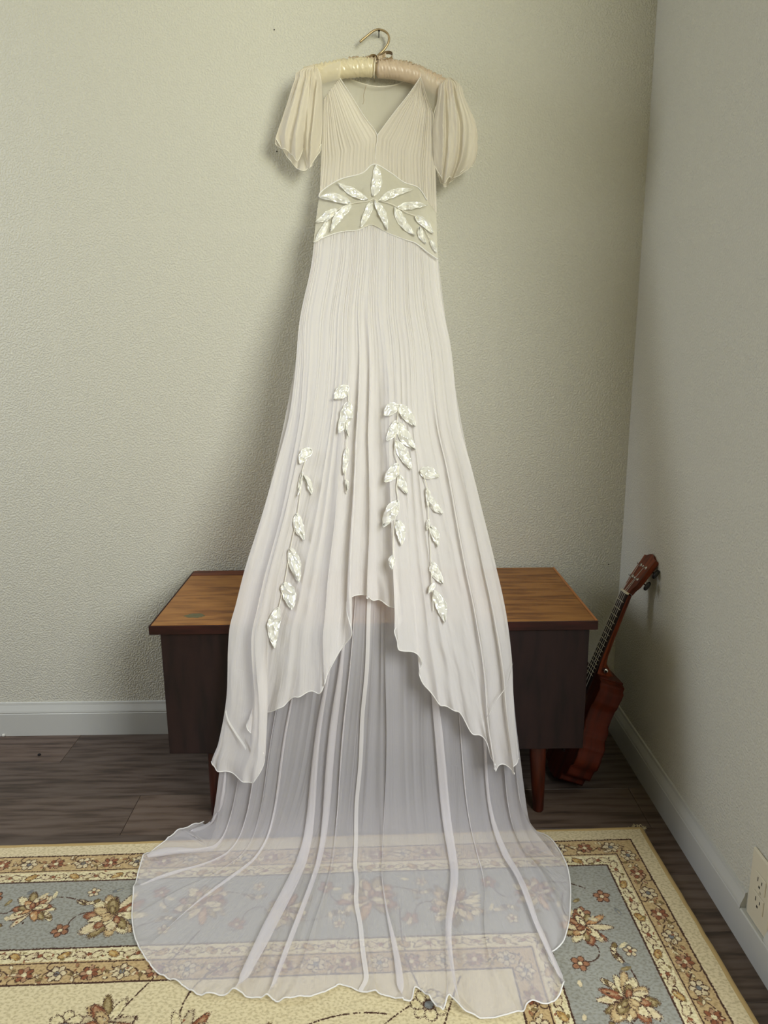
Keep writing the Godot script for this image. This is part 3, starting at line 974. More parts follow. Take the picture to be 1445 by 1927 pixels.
func train() -> Array:
	var te: Array = [Vector3(0, -0.3985, 0.4191), Vector3(0.04, -0.4573, 0.47), Vector3(0.085, -0.4944, 0.5335), Vector3(0.115, -0.4966, 0.5806), Vector3(0.15, -0.4881, 0.6413), Vector3(0.19, -0.4689, 0.711), Vector3(0.235, -0.4388, 0.7748), Vector3(0.285, -0.3907, 0.8313), Vector3(0.33, -0.3347, 0.8638), Vector3(0.36, -0.3029, 0.8811), Vector3(0.4, -0.2477, 0.8832), Vector3(0.44, -0.1907, 0.8925), Vector3(0.47, -0.1629, 0.897), Vector3(0.5, -0.112, 0.8879), Vector3(0.53, -0.068, 0.8669), Vector3(0.555, -0.0318, 0.8813), Vector3(0.6, 0.0115, 0.8893), Vector3(0.645, 0.048, 0.9022), Vector3(0.665, 0.0575, 0.8726), Vector3(0.7, 0.0773, 0.8957), Vector3(0.725, 0.0977, 0.9238), Vector3(0.745, 0.1118, 0.9024), Vector3(0.775, 0.135, 0.9284), Vector3(0.82, 0.1813, 0.9332), Vector3(0.85, 0.2271, 0.9264), Vector3(0.865, 0.2412, 0.908), Vector3(0.89, 0.2817, 0.9067), Vector3(0.915, 0.3081, 0.8712), Vector3(0.932, 0.2964, 0.8134), Vector3(0.945, 0.3323, 0.7833), Vector3(0.965, 0.3678, 0.6879), Vector3(0.98, 0.3854, 0.5998), Vector3(0.99, 0.3749, 0.5153), Vector3(1, 0.343, 0.4643)]
	var ex := lut(te.map(func(q): return Vector2(q.x, q.y)), 0, 1, 2048)
	var ez := lut(te.map(func(q): return Vector2(q.x, q.z)), 0, 1, 2048)
	var fx := lut([Vector2(0, -0.3746), Vector2(0.1, -0.3259), Vector2(0.2, -0.2712), Vector2(0.3, -0.2166), Vector2(0.4, -0.1559), Vector2(0.47, -0.1074), Vector2(0.55, -0.0613), Vector2(0.62, 0.0016), Vector2(0.7, 0.0742), Vector2(0.8, 0.1709), Vector2(0.9, 0.2553), Vector2(1, 0.3361)], 0, 1)
	var dx := lut([Vector2(0, -0.2965), Vector2(0.1, -0.236), Vector2(0.25, -0.1574), Vector2(0.4, -0.0899), Vector2(0.55, -0.0201), Vector2(0.65, 0.0283), Vector2(0.8, 0.1355), Vector2(0.9, 0.2033), Vector2(1, 0.2712)], 0, 1)
	var nu := 620
	var nv := 260
	var base := PackedVector3Array()
	base.resize(nu * nv)
	var tl := 0.11
	for i in nu:
		var u := float(i) / (nu - 1)
		var side := absf(2.0 * u - 1.0)
		var e := Vector3(rd(ex, 0, 1, u), 0.0135, rd(ez, 0, 1, u))
		var c: Array = []
		var yw := 1.33
		c.append(Vector3(lerpf(xl(yw), xr(yw), u), yw, 0.09))
		c.append(Vector3(lerpf(lerpf(xl(0.95), xr(0.95), u), rd(dx, 0, 1, u) * 0.7, 0.4), 0.95, 0.26))
		c.append(Vector3(rd(dx, 0, 1, u), 0.492, 0.434 - 0.006 * side))
		c.append(Vector3(lerpf(rd(dx, 0, 1, u), rd(fx, 0, 1, u), 0.5), 0.25, 0.455))
		c.append(Vector3(lerpf(rd(dx, 0, 1, u), rd(fx, 0, 1, u), 0.86), 0.075, 0.476))
		var ff := Vector3(rd(fx, 0, 1, u), 0.0135, 0.512)
		if (e - ff).length() < 0.10:
			ff = c[4].lerp(e, 0.6)
		ff = ff.lerp(e, 0.12)
		ff.y = 0.016
		c.append(ff)
		c.append(ff.lerp(e, 0.5) + Vector3(0, 0.0, 0))
		c[6].y = 0.0135
		c.append(e)
		var seg := [0.0, 0.16, 0.34, 0.46, 0.56, 0.64, 0.82, 1.0]
		for j in nv:
			var t := float(j) / (nv - 1)
			var k := 0
			while k < 6 and seg[k + 1] < t:
				k += 1
			var w: float = (t - seg[k]) / (seg[k + 1] - seg[k])
			var p: Vector3 = (c[k] as Vector3).cubic_interpolate(c[k + 1], c[maxi(k - 1, 0)], c[mini(k + 2, 7)], w)
			p.y = maxf(p.y, 0.0132 if p.z > 0.45 else 0.002)
			base[j * nu + i] = p
	var pts := PackedVector3Array()
	pts.resize(nu * nv)
	var cols := PackedColorArray()
	cols.resize(nu * nv)
	var edge := PackedVector3Array()
	for i in nu:
		var u := float(i) / (nu - 1)
		var p1 := fold_phase(u, 14.0, 60.0)
		var p2 := fold_phase(u, 34.0, 80.0)
		var p3 := fold_phase(u, 90.0, 95.0)
		var group := 0.25 + 1.1 * (exp(-pow((u - 0.37) / 0.1, 2)) + exp(-pow((u - 0.72) / 0.09, 2)) + 0.7 * exp(-pow((u - 0.1) / 0.06, 2)) + 0.7 * exp(-pow((u - 0.93) / 0.06, 2)))
		for j in nv:
			var t := float(j) / (nv - 1)
			var k := j * nu + i
			var p := base[k]
			var du := (base[j * nu + mini(i + 1, nu - 1)] - base[j * nu + maxi(i - 1, 0)])
			var width := du.length() * nu / 2.0   # metres of train per unit u here
			du = du.normalized()
			var lie := smoothstep(0.52, 0.66, t)
			var nrm := Vector3(0, 0, 1).lerp(Vector3(0, 1, 0), lie).normalized()
			var drift := 0.5 * n1.get_noise_2d(u * 4.0, t * 2.5 + 70.0)
			var a1 := lerpf(0.0075, 0.0095, lie) * smoothstep(0.12, 0.4, t) * group
			var a2 := 0.0011 * smoothstep(0.05, 0.35, t) * (1.0 - 0.55 * lie)
			var s1 := sin(p1 + drift * 3.0)
			var s2 := sin(p2 + drift * 2.0)
			var h := a1 * s1 + a2 * s2 + 0.0003 * sin(p3)
			if lie > 0.0:
				h = lerpf(h, maxf(0.0, a1 * (s1 * 0.9 + 0.35)) + a2 * 0.5 * (s2 + 1.0), lie)
			var hemw := smoothstep(0.95, 1.0, t)
			h += hemw * 0.006 * maxf(0.0, n1.get_noise_2d(u * 55.0, 3.0)) 
			p += nrm * h
			var lim := width / (TAU * 14.0)
			p += du * (minf(2.5 * lim, 0.034) * (0.6 + 0.6 * n1.get_noise_2d(u * 6.0, t * 0.8 + 200.0)) * cos(p1 + drift * 3.0) * minf(group, 1.0) * smoothstep(0.2, 0.45, t) * (1.0 - 0.8 * hemw) + 0.0012 * cos(p2 + drift * 2.0))
			p.y = maxf(p.y, 0.0132 if p.z > 0.45 else 0.002)
			pts[k] = p
			cols[k] = Color(1, 1, 1, 1)
			if j == nv - 1:
				edge.append(p + Vector3(0, 0.0012, 0))
	return [grid(nu, nv, pts, false, Vector2(9, 6), false, cols), edge, pts, nu, nv]

func satin_leaf(parent: Node, q: Array, k: int, tall := 1.0) -> void:   # [base x, base y, tip x, tip y, width]: a puckered, slightly padded leaf sewn on
	var b := Vector2(q[0], q[1])
	var e := Vector2(q[2], q[3])
	var ax := e - b
	var l := ax.length()
	ax /= l
	var sd := Vector2(-ax.y, ax.x)
	var nu := 17
	var nv := 34
	var pts := PackedVector3Array()
	var bow := 0.08 * sin(k * 2.1)
	# what it is sewn to, read at a few stations and smoothed
	var bed := []
	for j in 5:
		var row := []
		for i in 3:
			var c := b + ax * l * j / 4.0 + sd * (i - 1) * float(q[4]) * 0.35
			row.append(surface_z(c.x, c.y))
		bed.append(row)
	for j in nv:
		var t := float(j) / (nv - 1)
		var w: float = q[4] * 0.5 * pow(sin(PI * pow(t, 0.8)), 0.72) * (1.0 + 0.1 * n1.get_noise_2d(t * 4.0, k * 3.3))
		var mid := b + ax * l * t + sd * bow * l * sin(PI * t)
		for i in nu:
			var s := 2.0 * i / (nu - 1) - 1.0
			var p := mid + sd * s * w
			var tj := t * 3.999
			var ji := int(tj)
			var z0: float = lerpf(lerpf(bed[ji][1], bed[ji][0 if s < 0 else 2], absf(s)), lerpf(bed[ji + 1][1], bed[ji + 1][0 if s < 0 else 2], absf(s)), smoothstep(0.0, 1.0, tj - ji))
			var z := z0 + 0.0015
			var puff := (1.0 - s * s) * 0.0042 * tall
			var pucker := (0.0085 * n1.get_noise_2d(s * 0.8 + k * 7.0, t * l * 48.0) + 0.0016 * sin(t * l * 170.0 + 2.6 * s + k)) * (1.0 - 0.6 * s * s) * tall
			pts.append(Vector3(p.x, p.y, z + 0.0015 + puff + pucker))
	var lf := part("satin_leaf", grid(nu, nv, pts, true, Vector2(1, 2)), M.satin, parent)
	var rim := PackedVector3Array()
	for j in range(0, nv, 1):
		rim.append(pts[j * nu] + Vector3(0, 0, 0.0004))
	for j in range(nv - 1, -1, -1):
		rim.append(pts[j * nu + nu - 1] + Vector3(0, 0, 0.0004))
	add_rim(lf, rim)

func add_rim(leaf: MeshInstance3D, rim: PackedVector3Array) -> void:   # the rolled edge joins the leaf's own mesh as a second surface
	var w := wire(rim, 0.0005, 4)
	(leaf.mesh as ArrayMesh).add_surface_from_arrays(Mesh.PRIMITIVE_TRIANGLES, w.surface_get_arrays(0))

func stem(parent: Node, c: Array, off := 0.003) -> void:
	var p := smooth_path(c, 10)
	for k in p.size():
		p[k].z = surface_z(p[k].x, p[k].y) + off
	for w in 2:
		for k in range(1, p.size() - 1):
			p[k].z = (p[k - 1].z + p[k].z + p[k + 1].z) / 3.0
	part("stem", wire(p, 0.0009, 5), M.stem, parent)

func pleats(n: float, amp: float, sd: float, bulge: float) -> Callable:
	return func(u: float, v: float) -> Vector3:
		var ph := TAU * (u * n + 0.5 * n1.get_noise_2d(u * n * 0.4, sd))
		var f := 0.55 + 0.45 * n1.get_noise_2d(u * 7.0, v * 2.0 + sd)
		var e := smoothstep(0.0, 0.04, u) * smoothstep(1.0, 0.96, u)
		return Vector3(0.0006 * cos(ph), 0, amp * f * e * sin(ph) + amp * 0.4 * e * sin(ph * 2.3 + 1.0) + bulge * sin(PI * u) * sin(PI * clampf(v * 1.1, 0, 1)))

func sleeve(rows: Array, front: Array, back: Array, depth: float, sd: float) -> Array:   # rows: (y, xl, xr) downwards; hems: (share across, y)
	var ltab := rows.map(func(q): return Vector2(q.x, q.y))
	var rtab := rows.map(func(q): return Vector2(q.x, q.z))
	ltab.reverse()
	rtab.reverse()
	var ymin: float = rows[-1].x - 0.06
	var ytop: float = rows[0].x
	var l := lut(ltab, ymin, ytop)
	var r := lut(rtab, ymin, ytop)
	var hf := lut(front, 0, 1)
	var hb := lut(back, 0, 1)
	var nu := 181
	var nv := 90
	var pts := PackedVector3Array()
	var edge := PackedVector3Array()
	for j in nv:
		var t := float(j) / (nv - 1)
		for i in nu:
			var a := TAU * i / (nu - 1)
			var s := 0.5 - 0.5 * cos(a)
			var fr := sin(a)          # > 0 front
			var ye := rd(hf if fr >= 0.0 else hb, 0, 1, s)
			var y := lerpf(ytop, ye, t)
			var xa := rd(l, ymin, ytop, y)
			var xb := rd(r, ymin, ytop, y)
			var x := lerpf(xa, xb, s)
			var d := depth * pow(sin(PI * clampf(t * 0.93 + 0.05, 0, 1)), 0.6) * (1.0 if fr > 0 else 0.75)
			var fold := 0.0085 * sin(s * 22.0 + 2.5 * n1.get_noise_2d(s * 3.0, sd) + t * 1.5 + sd) * smoothstep(0.0, 0.3, t) + 0.0022 * sin(s * 57.0 + sd) * (1.0 - t)
			fold += 0.004 * n2.get_noise_2d(s * 5.0 + sd, t * 2.5)
			var p := Vector3(x, y, 0.062 + d * fr + fold * signf(fr) * minf(1.0, absf(fr) * 3.0))
			p.z = maxf(p.z, -0.008)
			pts.append(p)
			if j == nv - 1:
				edge.append(p)
	return [grid(nu, nv, pts, true, Vector2(3, 2), true), edge]

func hem_line(edge: PackedVector3Array, rad: float, every := 1) -> ArrayMesh:
	var p := PackedVector3Array()
	for k in range(0, edge.size(), every):
		if p.size() == 0 or p[-1].distance_to(edge[k]) > 0.0008:
			p.append(edge[k])
	return wire(p, rad, 6)

func dress() -> void:
	var t0 := Time.get_ticks_msec()
	skl = lut([Vector2(0.148, -0.3672), Vector2(0.1977, -0.3606), Vector2(0.2422, -0.3432), Vector2(0.3441, -0.3224), Vector2(0.486, -0.313), Vector2(0.537, -0.2995), Vector2(0.6088, -0.2808), Vector2(0.7129, -0.2469), Vector2(0.7977, -0.2221), Vector2(0.9164, -0.1896), Vector2(1.016, -0.1758), Vector2(1.1297, -0.1656), Vector2(1.2473, -0.1413), Vector2(1.3207, -0.134), Vector2(1.407, -0.1257)], 0.0, 1.6)
	skr = lut([Vector2(0.1379, 0.306), Vector2(0.194, 0.3027), Vector2(0.3142, 0.2896), Vector2(0.4243, 0.2842), Vector2(0.531, 0.2703), Vector2(0.6242, 0.2513), Vector2(0.7083, 0.2318), Vector2(0.8153, 0.2071), Vector2(0.9024, 0.1848), Vector2(1.0699, 0.1693), Vector2(1.1506, 0.1544), Vector2(1.2214, 0.1472), Vector2(1.319, 0.1448), Vector2(1.4055, 0.1469)], 0.0, 1.6)
	pfz = lut(PROF, 0.0, 2.0)
	var o := thing("wedding_gown", "long ivory sheer wedding gown with puff sleeves and a spread train, hanging on the wall", "dress")
	# train and back of the skirt
	var tr := train()
	var trn := part("train", tr[0], M.train, o)
	part("rolled_hem", hem_line(tr[1], 0.0013), M.hem, trn)
	var seam := PackedVector3Array()
	var nu: int = tr[3]
	for j in range(int(tr[4] * 0.3), tr[4]):
		for s in [-1, 0, 1, 2]:
			var q: Vector3 = tr[2][j * nu + int(nu * 0.552)]
			var up := Vector3(0, 0, 0.004).lerp(Vector3(0, 0.003, 0), smoothstep(0.5, 0.66, float(j) / tr[4]))
			seam.append(q + up + Vector3((s - 0.5) * 0.0028 + 0.0012 * sin(j * 0.21), 0, 0))
	part("centre_seam", grid(4, seam.size() / 4, seam, false, Vector2(0.1, 4)), M.crepe, trn)
	# skirt
	var fr := skirt_front()
	var sk := part("skirt", fr[0], M.crepe, o)
	part("rolled_hem", hem_line(fr[1], 0.0011), M.hem, sk)
	var k := 0
	for q in [[-0.057, 0.985, -0.0892, 0.9597, 0.0253], [-0.056, 0.9539, -0.079, 0.8893, 0.0263], [-0.0618, 0.9121, -0.0563, 0.8804, 0.0068], [-0.0609, 0.8587, -0.0667, 0.8049, 0.0124], [-0.0634, 0.7941, -0.0612, 0.7716, 0.0079]] + [[0.0495, 0.9453, 0.0183, 0.9257, 0.0241], [0.0518, 0.9464, 0.0865, 0.901, 0.0229], [0.0455, 0.9134, 0.0233, 0.8731, 0.0194], [0.0489, 0.9101, 0.0855, 0.8542, 0.0251], [0.0427, 0.8741, 0.0757, 0.8143, 0.0216], [0.0476, 0.8275, 0.0177, 0.7913, 0.0237], [0.0495, 0.8049, 0.0669, 0.7651, 0.0169], [0.0454, 0.7547, 0.0133, 0.7009, 0.0247], [0.0437, 0.7165, 0.0519, 0.6659, 0.019], [0.0338, 0.6472, 0.0312, 0.6192, 0.0122]] + [[0.0937, 0.8099, 0.1353, 0.7977, 0.0249], [0.1077, 0.7754, 0.1091, 0.737, 0.0101], [0.1107, 0.7594, 0.1413, 0.7219, 0.018], [0.1108, 0.7116, 0.1059, 0.6895, 0.0078], [0.115, 0.6978, 0.1297, 0.6567, 0.0168], [0.1157, 0.6266, 0.1391, 0.5839, 0.02], [0.1203, 0.5851, 0.1067, 0.5687, 0.0111], [0.1178, 0.5717, 0.1407, 0.5098, 0.0221]] + [[-0.138, 0.8561, -0.1627, 0.8261, 0.0226], [-0.1569, 0.81, -0.1668, 0.7598, 0.0067], [-0.1535, 0.8024, -0.1365, 0.7627, 0.0124], [-0.1688, 0.7248, -0.1518, 0.672, 0.0212], [-0.1818, 0.6556, -0.1626, 0.589, 0.0243], [-0.1945, 0.5873, -0.1766, 0.5377, 0.0286], [-0.2063, 0.5401, -0.2129, 0.4608, 0.0241]]:
		satin_leaf(sk, q, k, 1.0)
		k += 1
	for c in [[Vector3(-0.0581, 0.9816, 0.2943), Vector3(-0.0571, 0.9517, 0.3063), Vector3(-0.0607, 0.9099, 0.323), Vector3(-0.0609, 0.8608, 0.3427), Vector3(-0.0645, 0.7963, 0.3684), Vector3(-0.0624, 0.7642, 0.3804)], [Vector3(0.0507, 0.9475, 0.308), Vector3(0.0467, 0.9145, 0.3212), Vector3(0.0416, 0.8763, 0.3365), Vector3(0.0412, 0.8491, 0.3473), Vector3(0.0475, 0.8167, 0.3603), Vector3(0.0435, 0.7792, 0.3748), Vector3(0.0454, 0.7525, 0.3848), Vector3(0.0368, 0.7049, 0.4027), Vector3(0.0338, 0.6472, 0.4243)], [Vector3(0.0971, 0.8098, 0.3631), Vector3(0.1088, 0.7733, 0.377), Vector3(0.1109, 0.7148, 0.399), Vector3(0.113, 0.6569, 0.4207), Vector3(0.1134, 0.6256, 0.4324), Vector3(0.1146, 0.5738, 0.4515), Vector3(0.117, 0.5326, 0.4665)], [Vector3(-0.1503, 0.8314, 0.3544), Vector3(-0.1569, 0.8078, 0.3639), Vector3(-0.1623, 0.7544, 0.3841), Vector3(-0.1698, 0.7069, 0.4019), Vector3(-0.1817, 0.6535, 0.4219), Vector3(-0.1934, 0.5873, 0.4466), Vector3(-0.2052, 0.538, 0.4645)]]:
		stem(sk, c)
	for q in [[[Vector3(-0.3218, 0.3199, 0.5115), Vector3(-0.3168, 0.2977, 0.5152), Vector3(-0.3002, 0.2719, 0.5171), Vector3(-0.2767, 0.2506, 0.5187)]], [[Vector3(0.2853, 0.4133, 0.4953), Vector3(0.2687, 0.3805, 0.501), Vector3(0.2465, 0.3478, 0.5067), Vector3(0.2243, 0.3172, 0.512)]]]:
		var p := smooth_path(q[0], 8)
		var tape := PackedVector3Array()
		for k2 in p.size():
			p[k2].z = surface_z(p[k2].x, p[k2].y) + 0.006
		for w in 6:
			for k2 in range(1, p.size() - 1):
				p[k2].z = (p[k2 - 1].z + p[k2].z + p[k2 + 1].z) / 3.0
		for a in p:
			for w in 3:
				tape.append(Vector3(a.x + (w - 1) * 0.001, a.y + (w - 1) * 0.0028, a.z))
		part("seam_tape", grid(3, p.size(), tape, false, Vector2(0.1, 1)), M.hem, sk)
	# midriff of net with a spray of satin leaves
	var mp := coons([Vector3(-0.1259, 1.4075, 0.0802), Vector3(-0.1198, 1.4228, 0.0726), Vector3(-0.0774, 1.4487, 0.0686), Vector3(-0.0254, 1.4627, 0.0664), Vector3(0.0033, 1.484, 0.0632), Vector3(0.0414, 1.4636, 0.0663), Vector3(0.0722, 1.442, 0.0696), Vector3(0.1056, 1.43, 0.0715), Vector3(0.1247, 1.4009, 0.0841), Vector3(0.1457, 1.3699, 0.102)], [Vector3(-0.1363, 1.3013, 0.1405), Vector3(-0.1087, 1.3147, 0.1332), Vector3(-0.0724, 1.3257, 0.1273), Vector3(-0.036, 1.3292, 0.1254), Vector3(-0.003, 1.3416, 0.1183), Vector3(0.0296, 1.3238, 0.1283), Vector3(0.0694, 1.3074, 0.1372), Vector3(0.097, 1.2973, 0.1426), Vector3(0.1217, 1.2775, 0.1533), Vector3(0.1452, 1.2603, 0.1625)], [Vector3(-0.1259, 1.4075, 0.0802), Vector3(-0.1312, 1.3588, 0.1084), Vector3(-0.1363, 1.3013, 0.1405)], [Vector3(0.1457, 1.3699, 0.102), Vector3(0.145, 1.3194, 0.1307), Vector3(0.1452, 1.2603, 0.1625)], 101, 71, func(u, v): return Vector3(0, 0, 0.006 * sin(PI * u) + 0.0012 * n2.get_noise_2d(u * 6.0, v * 4.0)))
	front_z.clear()
	for q in mp:
		note_depth(q)
	var mid := part("midriff", grid(101, 71, mp, false, Vector2(2, 1)), M.mesh, o)
	k = 50
	for q in [[0.0013, 1.405, 0.007, 1.4799, 0.0235], [-0.0124, 1.3974, -0.0812, 1.4388, 0.0173], [0.0135, 1.3946, 0.0918, 1.4237, 0.0173], [-0.0517, 1.3899, -0.1257, 1.407, 0.0209], [-0.0038, 1.3922, -0.0286, 1.3351, 0.0159], [0.0036, 1.396, 0.0321, 1.3284, 0.0171], [-0.0493, 1.386, -0.0977, 1.3242, 0.0183], [-0.0824, 1.3772, -0.132, 1.347, 0.0183], [-0.1041, 1.3506, -0.1337, 1.2997, 0.0145], [0.0501, 1.3816, 0.0949, 1.3144, 0.0195], [0.055, 1.379, 0.124, 1.3863, 0.0172], [0.0962, 1.3596, 0.1363, 1.3191, 0.0183], [0.1052, 1.3343, 0.1185, 1.2957, 0.0133], [0.1297, 1.303, 0.142, 1.2747, 0.0097]]:
		satin_leaf(mid, q, k, 0.9)
		k += 1
	stem(mid, [Vector3(0.0012, 1.3999, 0.0866), Vector3(-0.0149, 1.3935, 0.0903), Vector3(-0.0456, 1.3898, 0.0924), Vector3(-0.0762, 1.3785, 0.099), Vector3(-0.1053, 1.3507, 0.1151)], 0.002)
	stem(mid, [Vector3(0.0024, 1.3986, 0.0874), Vector3(0.0135, 1.3946, 0.0897), Vector3(0.0429, 1.3867, 0.0942), Vector3(0.0768, 1.3674, 0.1054), Vector3(0.1021, 1.3545, 0.1129), Vector3(0.1274, 1.3068, 0.1395)], 0.002)
	part("waist_seam", wire(smooth_path([Vector3(-0.1361, 1.3008, 0.1437), Vector3(-0.1085, 1.3142, 0.1365), Vector3(-0.0723, 1.3252, 0.1306), Vector3(-0.0359, 1.3287, 0.1287), Vector3(-0.003, 1.341, 0.1216), Vector3(0.0296, 1.3233, 0.1316), Vector3(0.0692, 1.307, 0.1404), Vector3(0.0968, 1.2969, 0.1458), Vector3(0.1215, 1.2771, 0.1565), Vector3(0.1449, 1.2599, 0.1657)], 6), 0.0013, 6), M.hem, mid)
	part("bust_seam", wire(smooth_path([Vector3(-0.1254, 1.4062, 0.087), Vector3(-0.1194, 1.4216, 0.0788), Vector3(-0.0772, 1.4474, 0.0748), Vector3(-0.0253, 1.4614, 0.0726), Vector3(0.0033, 1.4814, 0.0696), Vector3(0.0413, 1.4623, 0.0725), Vector3(0.0719, 1.4408, 0.0758), Vector3(0.1052, 1.4287, 0.0777), Vector3(0.1242, 1.3996, 0.0908)], 6), 0.0013, 6), M.hem, mid)
	# bodice
	var bl := coons([Vector3(-0.1108, 1.6203, 0.06), Vector3(-0.0945, 1.6423, 0.06), Vector3(-0.0722, 1.6653, 0.06)], [Vector3(-0.1244, 1.4068, 0.0836), Vector3(-0.1196, 1.4222, 0.0757), Vector3(-0.0773, 1.4481, 0.0717), Vector3(-0.0253, 1.4621, 0.0695), Vector3(0.0058, 1.4832, 0.0663)], [Vector3(-0.1108, 1.6203, 0.06), Vector3(-0.1144, 1.5736, 0.06), Vector3(-0.1201, 1.4944, 0.06)] + [Vector3(-0.1244, 1.4068, 0.0836)], [Vector3(-0.0722, 1.6653, 0.06), Vector3(-0.0486, 1.6311, 0.06), Vector3(-0.0189, 1.5866, 0.06), Vector3(0.0101, 1.5483, 0.06), Vector3(0.0073, 1.5166, 0.06)] + [Vector3(0.0058, 1.4832, 0.0663)], 90, 60, pleats(15.0, 0.0015, 5.0, 0.008))
	part("gathered_bodice", grid(90, 60, bl, false, Vector2(2, 1)), M.bodice, o)
	var brr := coons([Vector3(0.1104, 1.6668, 0.06), Vector3(0.1128, 1.6646, 0.06)], [Vector3(0.0058, 1.4832, 0.0663), Vector3(0.0414, 1.4629, 0.0694), Vector3(0.0721, 1.4414, 0.0727), Vector3(0.1054, 1.4293, 0.0746), Vector3(0.1244, 1.4002, 0.0874), Vector3(0.1466, 1.3668, 0.1068)], [Vector3(0.1104, 1.6668, 0.06), Vector3(0.0826, 1.6307, 0.06), Vector3(0.0459, 1.5886, 0.06), Vector3(0.0113, 1.5461, 0.06), Vector3(0.0073, 1.5166, 0.06)] + [Vector3(0.0058, 1.4832, 0.0663)], [Vector3(0.1128, 1.6646, 0.06), Vector3(0.1264, 1.6217, 0.06), Vector3(0.1413, 1.5882, 0.06), Vector3(0.1457, 1.4932, 0.06)] + [Vector3(0.1466, 1.3668, 0.1068)], 110, 60, pleats(17.0, 0.0015, 9.0, 0.008))
	part("gathered_bodice", grid(110, 60, brr, false, Vector2(2, 1)), M.bodice, o)
	part("neckline_edge", wire(smooth_path([Vector3(-0.072, 1.664, 0.064), Vector3(-0.0485, 1.6299, 0.064), Vector3(-0.0188, 1.5855, 0.064), Vector3(0.0101, 1.5473, 0.064), Vector3(0.0073, 1.5157, 0.064), Vector3(0.0058, 1.4838, 0.064)], 5), 0.0006, 5), M.hem, o)
	part("neckline_edge", wire(smooth_path([Vector3(0.1102, 1.6655, 0.064), Vector3(0.0824, 1.6294, 0.064), Vector3(0.0458, 1.5875, 0.064), Vector3(0.0113, 1.545, 0.064)], 5), 0.0006, 5), M.hem, o)
	part("yoke", grid(24, 20, coons([Vector3(-0.1256, 1.6941, 0.03), Vector3(-0.0997, 1.7028, 0.03), Vector3(-0.0714, 1.7116, 0.03)], [Vector3(-0.1107, 1.6186, 0.062), Vector3(-0.0943, 1.6417, 0.062), Vector3(-0.0721, 1.6646, 0.062)], [Vector3(-0.1244, 1.6869, 0.048), Vector3(-0.1133, 1.6495, 0.048), Vector3(-0.1115, 1.6228, 0.048)], [Vector3(-0.0705, 1.7039, 0.052), Vector3(-0.0697, 1.6865, 0.052), Vector3(-0.0725, 1.6679, 0.052)], 24, 20, func(u, v): return Vector3(0, 0, 0.004 * sin(PI * v))), false, Vector2(1, 1)), M.sheer, o)
	part("yoke", grid(24, 20, coons([Vector3(0.1072, 1.6967, 0.03), Vector3(0.138, 1.6821, 0.03), Vector3(0.1701, 1.6676, 0.03)], [Vector3(0.1127, 1.664, 0.062), Vector3(0.1263, 1.621, 0.062), Vector3(0.1411, 1.5877, 0.062)], [Vector3(0.1062, 1.6906, 0.048), Vector3(0.1111, 1.6796, 0.048), Vector3(0.1136, 1.6686, 0.048)], [Vector3(0.1685, 1.6618, 0.048), Vector3(0.1542, 1.6263, 0.048), Vector3(0.1422, 1.5916, 0.048)], 24, 20, func(u, v): return Vector3(0, 0, 0.004 * sin(PI * v))), false, Vector2(1, 1)), M.sheer, o)
	part("armhole_seam", wire(smooth_path([Vector3(0.1671, 1.6569, 0.063), Vector3(0.1494, 1.6129, 0.063), Vector3(0.141, 1.5851, 0.063), Vector3(0.1402, 1.538, 0.063), Vector3(0.143, 1.4857, 0.063)], 5), 0.0007, 5), M.stem, o)
	part("back_bodice", grid(40, 40, coons([Vector3(-0.124, 1.6945, 0.002), Vector3(-0.0706, 1.6921, 0.002), Vector3(-0.0483, 1.6807, 0.002), Vector3(-0.0148, 1.6704, 0.002), Vector3(0.0151, 1.6658, 0.002), Vector3(0.0477, 1.668, 0.002), Vector3(0.0777, 1.6758, 0.002), Vector3(0.1126, 1.6847, 0.002), Vector3(0.1653, 1.6687, 0.002)], [Vector3(-0.1425, 1.3121, 0.06), Vector3(-0.0032, 1.3471, 0.06), Vector3(0.1512, 1.2815, 0.06)], [Vector3(-0.1237, 1.6932, 0.006), Vector3(-0.1215, 1.5885, 0.006), Vector3(-0.1284, 1.4215, 0.006), Vector3(-0.1467, 1.3194, 0.006)], [Vector3(0.1649, 1.6674, 0.006), Vector3(0.148, 1.5875, 0.006), Vector3(0.1532, 1.42, 0.006), Vector3(0.1556, 1.2879, 0.006)], 40, 40, func(u, v): return Vector3(0, 0, 0.003 * n2.get_noise_2d(u * 5.0, v * 3.0))), false, Vector2(2, 2)), M.sheer, o)
	part("back_neckline", wire(smooth_path([Vector3(-0.068, 1.6892, 0.004), Vector3(-0.0483, 1.6801, 0.004), Vector3(-0.0148, 1.6698, 0.004), Vector3(0.0151, 1.6652, 0.004), Vector3(0.0476, 1.6673, 0.004), Vector3(0.0776, 1.6751, 0.004), Vector3(0.1088, 1.6829, 0.004)], 5), 0.0014, 5), M.stem, o)
	part("loose_thread", wire(smooth_path([Vector3(-0.0135, 1.6674, 0.008), Vector3(-0.0174, 1.6538, 0.008), Vector3(-0.0201, 1.6448, 0.008), Vector3(-0.0189, 1.6357, 0.008), Vector3(-0.0216, 1.6266, 0.008)], 5), 0.0005, 4), M.ribbon, o)
	# sleeves
	var rl: Array = [Vector3(-0.1403, 1.6873, 0.06), Vector3(-0.1697, 1.6743, 0.06), Vector3(-0.175, 1.6579, 0.06), Vector3(-0.1909, 1.6184, 0.06), Vector3(-0.2056, 1.5829, 0.06), Vector3(-0.219, 1.5515, 0.06), Vector3(-0.2245, 1.5358, 0.06), Vector3(-0.2263, 1.4605, 0.06)]
